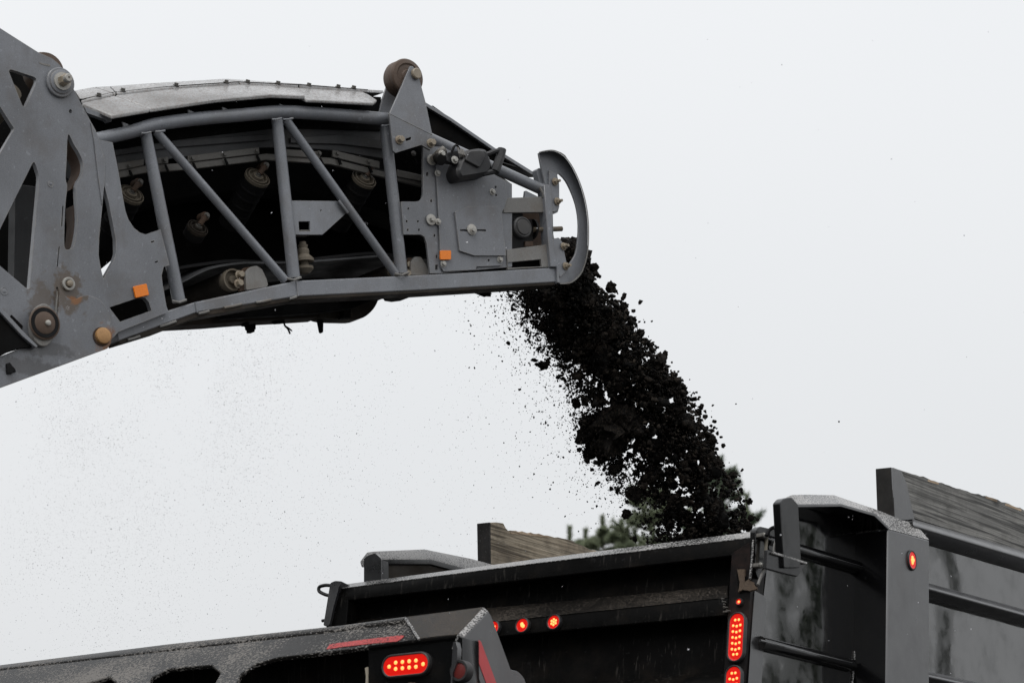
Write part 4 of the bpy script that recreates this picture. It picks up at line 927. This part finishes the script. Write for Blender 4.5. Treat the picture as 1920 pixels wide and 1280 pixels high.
rc = K(v2 - .01, 863, 1257)
lathe('reflector_rim', rc, KO, [(-.03, .046), (.004, .046), (.012, .043), (.012, .034), (.004, .033)], BEZ, AX, n=28)
lathe('round_reflector', rc, KO, [(0, .034), (.006, .033), (.009, .022), (.010, 0)], REDREF, AX, n=28)
for x0, y0 in [(742, 1284), (765, 1280), (785, 1282)]:
    prism('mud_clot', TV(v2 + .004), jag([(x0, y0), (x0 + 12, y0 - 3), (x0 + 16, y0 + 6), (x0 + 2, y0 + 8), (x0, y0)], 1.5, x0, 3)[:-1], .012, RUSTD, AX, bevel=0)
prism('frayed_strap', TV(v2 + .02), jag([(684, 1252), (689, 1250), (693, 1258), (690, 1266), (691, 1290), (685, 1290), (686, 1266), (684, 1252)], 1.0, 4, 4)[:-1], .01, CREAM, AX, bevel=0)
prism('round_bracket', TU(ux + .02), smooth([(950, 1262), (964, 1256), (976, 1262), (986, 1280), (990, 1330), (950, 1330)], 3), .05, BPM, AX)
# legs down to the axle and its wheels (below the picture)
for uu in (ux + .1, ux + 2.2):
    o_ = P0 + V * (v2 + .15) + U * uu; o_.z = .5
    tube('axle_leg', [o_ + Z * 1.9, o_], .07, BPD, AX, n=12)
    lathe('wheel', o_ - U * .12, U, [(0, 0), (0, .28), (.02, .45), (.06, .5), (.2, .5), (.24, .45), (.26, .28), (.26, 0)], RUB, AX, n=30)
# ================================================================== trees far behind
def pine(px, top_y, dep, crown_r, label, mat, seed, dens=1.0, droop=-.25, name='pine_tree', leader=.5, r_top=.05):
    rr = random.Random(seed)
    tip = at_depth(px, top_y, dep); H = tip.z
    T = Root(name, (tip.x, tip.y, 0), label, 'tree', 'trees behind the truck')
    tube('trunk', [Vector((tip.x, tip.y, 0)), Vector((tip.x + .1, tip.y, H * .5)), Vector((tip.x, tip.y, H))], [.22, .13, .012], BARK, T, n=8)
    br, nv, nf = bmesh.new(), [], []
    z = H - leader; segs = []
    segs.append((Vector((tip.x, tip.y, H - leader)), Vector((tip.x, tip.y, H + .02)), 1))
    lev = 0
    while z > H * .45:
        t = (H - z) / (H * .55)
        L0 = min(crown_r, r_top + crown_r * 1.3 * t ** .75)
        k = rr.choice((5, 6, 7)); ph = rr.random() * 6.3
        for i in range(k):
            az = ph + i * 6.283 / k + rr.uniform(-.3, .3); L = L0 * rr.uniform(.65, 1.15)
            d = Vector((math.cos(az), math.sin(az), rr.uniform(.1, .55) - t * .4))
            a = Vector((tip.x, tip.y, z + rr.uniform(-.1, .1))); b = a + d * L * .6; c = b + Vector((d.x, d.y, d.z + .35)) * L * .4
            segs += [(a, b, 0), (b, c, 1)]
            for s in (-1, 1):
                sd = Vector((-d.y, d.x, 0)) * s
                for q in (.45, .65, .85):
                    o = a + d * L * q * .9; segs.append((o, o + (d * .5 + sd * .7 + Z * .25) * L * .38 * (1.2 - q * .5), 1))
        z -= rr.uniform(.30, .46) * (1 + t * 1.2); lev += 1
    wood_v, wood_f = [], []
    for a, b, nd in segs:
        d = (b - a); L = d.length
        if L < 1e-4: continue
        x, y, dn = basis(d); r0 = .016 if not nd else .008
        i0 = len(wood_v)
        for p, r_ in ((a, r0), (b, r0 * .5)):
            for q in range(3): wood_v.append(p + (x * math.cos(q * 2.094) + y * math.sin(q * 2.094)) * r_)
        for q in range(3): wood_f.append((i0 + q, i0 + (q + 1) % 3, i0 + 3 + (q + 1) % 3, i0 + 3 + q))
        t = (H - a.z) / H
        per = (4 if a.z > H - leader - .01 else 1) * int((L * (150 if t < .25 else 34) + 3) * dens * (1 if nd else .6))
        for _ in range(per):
            u_ = rr.random(); p = a + d * u_
            an = rr.random() * 6.283; rad = (x * math.cos(an) + y * math.sin(an))
            nd_ = (dn * rr.uniform(.35, 1.0) + rad * rr.uniform(.5, 1) + Z * .15).normalized()
            ln = rr.uniform(.07, .15) * (1 if t < .25 else 1.5); wd = rr.uniform(.010, .020) * (1 if t < .25 else 1.9)
            sd = nd_.cross(rad + Z * .3).normalized() * wd
            i = len(nv); nv += [p - sd, p + sd, p + nd_ * ln + sd * .3]; nf.append((i, i + 1, i + 2))
    def mk(nm, v, f, m):
        me = bpy.data.meshes.new(nm); me.from_pydata([tuple(q - T.loc) for q in v], [], f); me.materials.append(m); me.update()
        o = bpy.data.objects.new(nm, me); COL.objects.link(o); o.parent = T.o; return o
    mk('limbs', wood_v, wood_f, BARK); mk('crown', nv, nf, mat)
pine(1068, 991, 66, .8, 'slim spiky pine top, leftmost behind the tan board', NEED2, 11, 1.6, leader=.55, r_top=.07)
pine(1098, 997, 70, .9, 'short pine top just right of the leftmost spike', NEED2, 12, 1.6, leader=.4, r_top=.10)
pine(1130, 973, 68, 1.3, 'tallest spiky pine of the cluster behind the tailgate rim', NEED2, 13, 1.8, leader=.6, r_top=.10)
pine(1166, 980, 64, 1.3, 'pine with twin leaders left of the round pale tree', NEED2, 14, 1.8, leader=.4, r_top=.12)
pine(1222, 938, 60, 1.6, 'round pale green pine left of the falling stream foot', NEED2, 15, 1.5, leader=.15, r_top=.45)
pine(1352, 862, 58, 1.9, 'large dark feathery pine behind the falling stream', NEED1, 16, 1.3)
pine(1400, 930, 62, .7, 'small pine peeping out right of the falling stream foot', NEED2, 17, 1.2)

# unseen pines, added to darken the reflections in the black truck paint
rw = np.random.default_rng(3); pts_, siz = [], []
for y0 in np.arange(-34, 14, 3.0):
    for row in range(2):
        bx_, by_ = -25 - row * 4 + rw.uniform(-1.5, 1.5), y0 + rw.uniform(-1, 1); Ht = rw.uniform(21, 26)
        n_ = 2600; hh = rw.uniform(.06, 1, n_) ** .8; rad = (1 - hh ** 2) * 2.4 * np.sqrt(rw.uniform(0, 1, n_)) + .1; an = rw.uniform(0, 6.283, n_)
        pts_.append(np.stack([bx_ + rad * np.cos(an), by_ + rad * np.sin(an), hh * Ht], 1)); siz.append(rw.uniform(.16, .34, n_) * (1.15 - hh * .5))
def mirror_tree(x, y, L, rad0, Ht_extra, n_=2600):
    p = hit(TU(0), x, y); d = (p - CAM).normalized(); d = d - U * 2 * d.dot(U); q = p + d * L
    hh = rw.uniform(.05, 1, n_) ** .8; Ht = q.z + Ht_extra; rad = rad0 * (1.05 - hh) * np.sqrt(rw.uniform(0, 1, n_)); an = rw.uniform(0, 6.283, n_)
    pts_.append(np.stack([q.x + rad * np.cos(an), q.y + rad * np.sin(an), hh * Ht], 1)); siz.append(rw.uniform(.10, .2, n_))
mirror_tree(1585, 1060, 38, 2.3, 6.0, 9000)
WOODPTS, WOODSIZ = np.concatenate(pts_), np.concatenate(siz)

# ================================================================== falling asphalt
def base_shapes(k, sub, amp, seed):
    out_ = []
    for i in range(k):
        bm = bmesh.new(); bmesh.ops.create_icosphere(bm, subdivisions=sub, radius=1)
        for v in bm.verts:
            n_ = noise.noise_vector(v.co * 1.3 + Vector((i * 7.1 + seed, 3, 1)))
            n2_ = noise.noise(v.co * 3.3 + Vector((i * 3.7, seed, 5)))
            v.co = v.co * (1 + amp * n2_ * 1.2) + n_ * amp
        bm.verts.ensure_lookup_table(); bm.verts.index_update()
        out_.append((np.array([v.co[:] for v in bm.verts]), np.array([[v.index for v in f.verts] for f in bm.faces])))
        bm.free()
    return out_
def hulls(k, npt, flat=.35):
    out_ = []
    for i in range(k):
        bm = bmesh.new(); ax = rng.uniform(1 - flat, 1 + flat * .6, 3)
        for _ in range(npt):
            q = rng.normal(size=3); q /= np.linalg.norm(q); bm.verts.new(Vector(q * ax * rng.uniform(.8, 1.05)))
        bmesh.ops.convex_hull(bm, input=bm.verts); bmesh.ops.delete(bm, geom=[v for v in bm.verts if not v.link_faces], context='VERTS')
        bmesh.ops.triangulate(bm, faces=bm.faces)
        bm.verts.ensure_lookup_table(); bm.verts.index_update()
        out_.append((np.array([v.co[:] for v in bm.verts]), np.array([[v.index for v in f.verts] for f in bm.faces]))); bm.free()
    return out_
def octs(k):
    o = []
    for i in range(k):
        v = np.array([[1, 0, 0], [-1, 0, 0], [0, 1, 0], [0, -1, 0], [0, 0, 1], [0, 0, -1]], float) * rng.uniform(.55, 1.25, (6, 1)) + rng.normal(0, .12, (6, 3))
        o.append((v, np.array([[0, 2, 4], [2, 1, 4], [1, 3, 4], [3, 0, 4], [2, 0, 5], [1, 2, 5], [3, 1, 5], [0, 3, 5]])))
    return o
def rotm(n):
    q = rng.normal(size=(n, 4)); q /= np.linalg.norm(q, axis=1, keepdims=True); a, b, c, d = q.T
    return np.stack([np.stack([1 - 2 * (c * c + d * d), 2 * (b * c - a * d), 2 * (b * d + a * c)], 1), np.stack([2 * (b * c + a * d), 1 - 2 * (b * b + d * d), 2 * (c * d - a * b)], 1), np.stack([2 * (b * d - a * c), 2 * (c * d + a * b), 1 - 2 * (b * b + c * c)], 1)], 1)
def scatter(name, pos, size, shapes, mat, smooth_=False):
    """one mesh of many small bodies"""
    VV, FF, off = [], [], 0
    idx = rng.integers(0, len(shapes), len(pos))
    for k, (sv, sf) in enumerate(shapes):
        m = idx == k; n = int(m.sum())
        if not n: continue
        an = size[m][:, None] * rng.uniform(.7, 1.3, (n, 3))
        v = np.einsum('nij,nkj->nki', rotm(n), sv[None] * an[:, None, :]) + pos[m][:, None, :]
        VV.append(v.reshape(-1, 3)); FF.append((sf[None] + (np.arange(n) * len(sv))[:, None, None] + off).reshape(-1, 3)); off += n * len(sv)
    v = np.concatenate(VV); f = np.concatenate(FF)
    me = bpy.data.meshes.new(name); me.vertices.add(len(v)); me.vertices.foreach_set('co', v.astype(np.float32).ravel())
    me.loops.add(len(f) * 3); me.loops.foreach_set('vertex_index', f.astype(np.int32).ravel())
    me.polygons.add(len(f)); me.polygons.foreach_set('loop_start', np.arange(0, len(f) * 3, 3, dtype=np.int32))
    me.update(calc_edges=True); me.materials.append(mat)
    o = bpy.data.objects.new(name, me); COL.objects.link(o); return o
c_, s_ = math.cos(PITCH), math.sin(PITCH)
def unproj(x, y, dep):
    """points at a given distance along the ground, vectorised"""
    dx, dz = (x - 960) / F, (640 - y) / F
    Y = c_ - dz * s_; t = dep / Y
    return np.stack([dx * t, np.broadcast_to(dep, x.shape).astype(float), .6 + (s_ + dz * c_) * t], 1)
YS = np.array([440, 470, 500, 530, 560, 600, 650, 700, 750, 800, 850, 900, 950, 1000, 1040])
XL = np.array([1035, 1020, 1000, 945, 972, 990, 1020, 1058, 1085, 1098, 1118, 1155, 1205, 1232, 1240])
XR = np.array([1075, 1092, 1105, 1118, 1150, 1188, 1222, 1262, 1298, 1322, 1345, 1368, 1395, 1408, 1410])
D0 = Q0.y + .42
def dcen(y): return D0 + (y - 480) / 520 * .5
def nf(x, y, s, o): return np.array([noise.noise(Vector((a / s + o, b / s, o * 1.7))) for a, b in zip(x, y)])
def stream(n, tpow, seed, keep_lo=-.1, spread=.32, edge=(0, 0)):
    y = rng.uniform(455, 1035, n)
    l, r = np.interp(y, YS, XL), np.interp(y, YS, XR)
    t = rng.beta(*tpow, n); x = l - edge[0] + t * (r - l + edge[0] + edge[1])
    g = .8 * nf(x, y, 30, seed) + .75 * nf(x, y, 11, seed + 9)
    # the stream opens up as it falls
    thr = np.interp(y, [432, 560, 700, 850, 1000], [-.8, -.58, -.46, -.22, -.18]) + np.clip(np.abs(t - .55) - .3, 0, 1) * 1.1
    m = g + rng.normal(0, .18, n) > thr + keep_lo
    m &= ~((y < 535) & (x < 1052))                 # behind the end plates nothing is seen, keep it clear of them
    x, y = x[m], y[m]; dep = dcen(y) + rng.normal(0, spread * .5, len(x)).clip(-spread, spread)
    return unproj(x, y, dep), len(x)
O8 = octs(10); I1 = hulls(14, 11); I2 = base_shapes(8, 2, .55, 5.0) + hulls(8, 16)
p1, n1 = stream(42000, (1.5, 1.35), 1.0, .02, edge=(25, 0))
s1 = rng.lognormal(math.log(.0042), .5, n1).clip(.0015, .014)
p2, n2 = stream(9500, (1.9, 1.75), 1.0, .04)
s2 = rng.lognormal(math.log(.0105), .42, n2).clip(.005, .028)
p3, n3 = stream(750, (3.0, 2.4), 1.0, .22, .25)
s3 = rng.lognormal(math.log(.026), .38, n3).clip(.014, .055)
# fine spray thrown back on the left of the stream
n4 = 8000
y4 = rng.uniform(540, 1010, n4); x4 = np.interp(y4, YS, XL) + 38 - rng.exponential(38, n4)
m4 = (x4 > 850) & ((y4 > 552) | (x4 > 1060)); x4, y4 = x4[m4], y4[m4]
p4 = unproj(x4, y4, dcen(y4) + rng.normal(0, .2, len(x4))); s4 = rng.lognormal(math.log(.0023), .55, len(x4)).clip(.0012, .009)
n5 = 500
y5 = rng.uniform(540, 1000, n5); x5 = np.interp(y5, YS, XR) - 6 + rng.exponential(7, n5) * rng.choice([1, 1, -1], n5)
p5 = unproj(x5, y5, dcen(y5) + rng.normal(0, .15, n5)); s5 = rng.lognormal(math.log(.008), .55, n5).clip(.002, .02)
# grains still on the belt end, behind the guard
p6 = unproj(rng.uniform(1052, 1092, 260), rng.uniform(478, 522, 260), Q0.y + rng.uniform(.25, .7, 260)); s6 = rng.uniform(.006, .022, 260)
o = scatter('unseen_mirror_wood', WOODPTS, WOODSIZ, octs(5), NEED1); o['kind'] = 'stuff'; o['label'] = 'unseen pines added for dark reflections in the black truck paint'; o['category'] = 'wood'
o = scatter('falling_asphalt', np.concatenate([p1, p4]), np.concatenate([s1, s4]), O8, ASPH); o['kind'] = 'stuff'; o['label'] = 'stream of fine black asphalt grains pouring from conveyor into truck'; o['category'] = 'asphalt'
o = scatter('falling_asphalt_lumps', np.concatenate([p2, p5, p6]), np.concatenate([s2, s5, s6]), I1, ASPH); o['kind'] = 'stuff'; o['label'] = 'small black asphalt crumbs tumbling in the falling stream'; o['category'] = 'asphalt'
o = scatter('falling_asphalt_chunks', p3, s3, I2, ASPH); o['kind'] = 'stuff'; o['label'] = 'larger black asphalt chunks packed inside the falling stream'; o['category'] = 'asphalt'
# clods that can be told apart
CM = []
for i, (sv, sf) in enumerate(base_shapes(9, 3, .45, 11.0)):
    me = bpy.data.meshes.new('clod'); me.from_pydata([tuple(q) for q in sv], [], [tuple(int(z) for z in f) for f in sf]); me.materials.append(ASPH); me.update(); finish(me, 30); CM.append(me)
BIG = []
for i, (sv, sf) in enumerate(base_shapes(2, 4, .5, 21.0)):
    sv = np.array([tuple(Vector(q) * (1 + .22 * noise.noise(Vector(q) * 5 + Vector((i, 2, 3))) + .14 * noise.noise(Vector(q) * 11))) for q in sv])
    me = bpy.data.meshes.new('slab'); me.from_pydata([tuple(q) for q in sv], [], [tuple(int(z) for z in f) for f in sf]); me.materials.append(ASPH); me.update(); finish(me, 20); BIG.append(me)
LF, RT, ED, EL = ('*loose asphalt clod flying clear left of the stream', 'clods left of the stream'), ('*loose asphalt clod flying clear right of the stream', 'clods right of the stream'), ('*asphalt clod bulging from the right rim of the stream', 'clods on the right rim'), ('*asphalt clod bulging from the left rim of the stream', 'clods on the left rim')
ORD = 'topmost second third fourth fifth sixth seventh eighth ninth tenth eleventh twelfth thirteenth fourteenth fifteenth sixteenth seventeenth'.split()
clods = [
 (1128, 812, 36, 34, 'biggest asphalt slab, jutting from the left side of the stream midway down', None), (1160, 800, 34, 38, 'broad asphalt slab in mid-stream, right of the biggest slab', None),
 (1018, 685, 9, 8, 'round clod with a smaller one touching it, far left of the stream', None), (1026, 681, 5, 8, 'small clod touching the round one far left of the stream', None),
 (953, 643, 4, 3, 'tiny lone clod nearest below the conveyor beam', None), (1002, 675, 7, 3, 'flat sliver of asphalt above the round clod on the left', None),
 (1006, 683, 4, 3, *LF), (1046, 707, 4, 4, *LF), (1056, 710, 4, 3, *LF), (1080, 756, 8, 9, *LF), (1096, 751, 6, 10, *LF), (1097, 788, 7, 8, *LF), (1086, 843, 5, 4, *LF),
 (1105, 849, 13, 11, 'largest free clod, below the biggest slab on the left', None), (1101, 864, 5, 5, *LF), (1118, 867, 6, 4, *LF), (1110, 880, 4, 3, *LF), (1121, 905, 5, 3, *LF), (1146, 916, 4, 4, *LF), (1150, 881, 11, 9, *EL), (1188, 925, 14, 12, *EL), (1158, 918, 4, 4, *LF),
 (1174, 964, 8, 9, 'squarish free clod above the round pale tree', None), (1206, 982, 3, 3, *LF), (1190, 1010, 4, 6, *LF),
 (1169, 557, 4, 8, 'thin upright splinter of asphalt right of the stream top', None), (1145, 539, 9, 11, 'dark clod standing out beside the splinter at the stream top', None), (1113, 501, 9, 7, 'clod right under the curved end guard', None), (1122, 517, 6, 3, 'flat sliver under the curved end guard', None),
 (1155, 546, 3, 3, *RT), (1170, 573, 8, 7, *ED), (1188, 583, 4, 3, *RT), (1183, 598, 7, 6, *ED), (1188, 600, 6, 6, *ED), (1202, 623, 7, 6, *ED), (1208, 638, 7, 5, *ED), (1221, 648, 4, 4, *RT), (1238, 678, 10, 15, *ED), (1246, 664, 5, 7, *ED), (1262, 716, 8, 7, *ED), (1281, 731, 6, 12, 'tall oval clod on the right rim, upper middle of the stream', None), (1272, 718, 5, 4, *RT), (1301, 748, 7, 3, 'flat clod flying right of the tall oval one', None), (1315, 762, 4, 5, *RT), (1322, 781, 5, 4, *RT), (1309, 772, 6, 6, *ED), (1340, 790, 4, 3, *RT), (1334, 825, 9, 8, 'round clod flying right of the stream, lower half', None), (1345, 812, 3, 3, *RT), (1352, 819, 3, 2, *RT), (1356, 835, 4, 4, *RT), (1334, 807, 6, 3, *RT), (1330, 856, 7, 6, *ED), (1348, 868, 8, 8, *ED), (1375, 890, 7, 6, *ED), (1387, 902, 3, 3, *RT), (1389, 917, 4, 3, *RT), (1405, 940, 6, 5, *ED), (1421, 974, 3, 3, *RT), (1408, 970, 6, 5, *ED), (1404, 985, 7, 6, *ED),
 (905, 546, 15, 8, 'dark crumb clinging under the conveyor beam', None), (1066, 466, 5, 6, 'clod seen through the end guard opening, upper', None), (1073, 478, 6, 6, 'clod seen through the end guard opening, lower', None), (1573, 790, 1.6, 1.6, 'tiny speck of asphalt alone in the sky above the side post', None), (1380, 757, 1.5, 1.2, *RT), (1300, 760, 5, 4, *ED), (1063, 487, 6, 7, 'clod hidden half behind the lower guard bolts', None)]
clods.sort(key=lambda q: (q[1], q[0])); cnt = {}
for i, (x, y, rx, ry, lab, grp) in enumerate(clods):
    if lab[0] == '*':
        k_ = cnt[lab] = cnt.get(lab, -1) + 1
        lab = lab[1:] + ', ' + (ORD[k_] + ' of its row' if k_ == 0 else ORD[k_] + ' from the top')
    dep = dcen(y) - .12 + random.uniform(-.15, .1) if x != 905 else Q0.y + .3
    if 1040 < x < 1095 and y < 500: dep = Q0.y + .4
    p = at_depth(x, y, dep); k = dep / F
    o = bpy.data.objects.new('asphalt_clod', CM[i % len(CM)] if rx < 30 else BIG[i % 2]); COL.objects.link(o); o.location = p
    o.rotation_euler = (random.uniform(-.4, .4), random.uniform(-.5, .5), random.uniform(-.6, .6))
    o.scale = (rx * k * 1.05, (rx + ry) * .5 * k, ry * k * 1.05)
    o['label'] = lab; o['category'] = 'asphalt clod'
    if grp: o['group'] = grp
# ---- drifting dust under the conveyor
nd = 30000
xs = np.concatenate([rng.normal(300, 170, nd), rng.uniform(-30, 1050, nd // 2), rng.normal(120, 150, nd // 3)])
ys = np.concatenate([rng.normal(715, 165, nd), rng.uniform(560, 1240, nd // 2), rng.uniform(780, 1250, nd // 3)])
beam = np.interp(xs, [-50, 0, 205, 330, 705, 760, 1050], [750, 730, 655, 615, 600, 556, 545])
low = np.interp(xs, [-50, 0, 640, 760, 905], [1240, 1240, 1165, 1090, 1060])
m = (ys > beam + 4) & (ys < low) & (xs < np.interp(ys, YS, XL))
xs, ys = xs[m], ys[m]
kd = nf(xs + ys * .35, ys * .45, 110, 4.0) + .5 * nf(xs + ys * .3, ys * .5, 40, 8.0) + rng.normal(0, .4, len(xs)) > -.12
xs, ys = xs[kd], ys[kd]
pd_ = unproj(xs, ys, rng.uniform(16.2, 18.6, len(xs))); sd_ = rng.lognormal(math.log(.0011), .38, len(xs)).clip(.0006, .006)
o = scatter('drifting_dust', pd_, sd_, O8[:4], DUST); o['kind'] = 'stuff'; o['label'] = 'faint haze of tiny dust specks drifting below the conveyor'; o['category'] = 'dust'
# ---- sleet in the air
ns = 150
ds = np.concatenate([rng.uniform(12.5, 15.5, ns), rng.uniform(8, 11, 6)])
xx, yy = rng.uniform(-100, 2020, len(ds)), rng.uniform(-60, 1340, len(ds))
o = scatter('falling_sleet', unproj(xx, yy, ds), rng.lognormal(math.log(.0018), .4, len(ds)).clip(.001, .005), base_shapes(2, 1, .1, 1.0), DROP); o['kind'] = 'stuff'; o['label'] = 'sparse pale sleet specks falling through the air'; o['category'] = 'sleet'
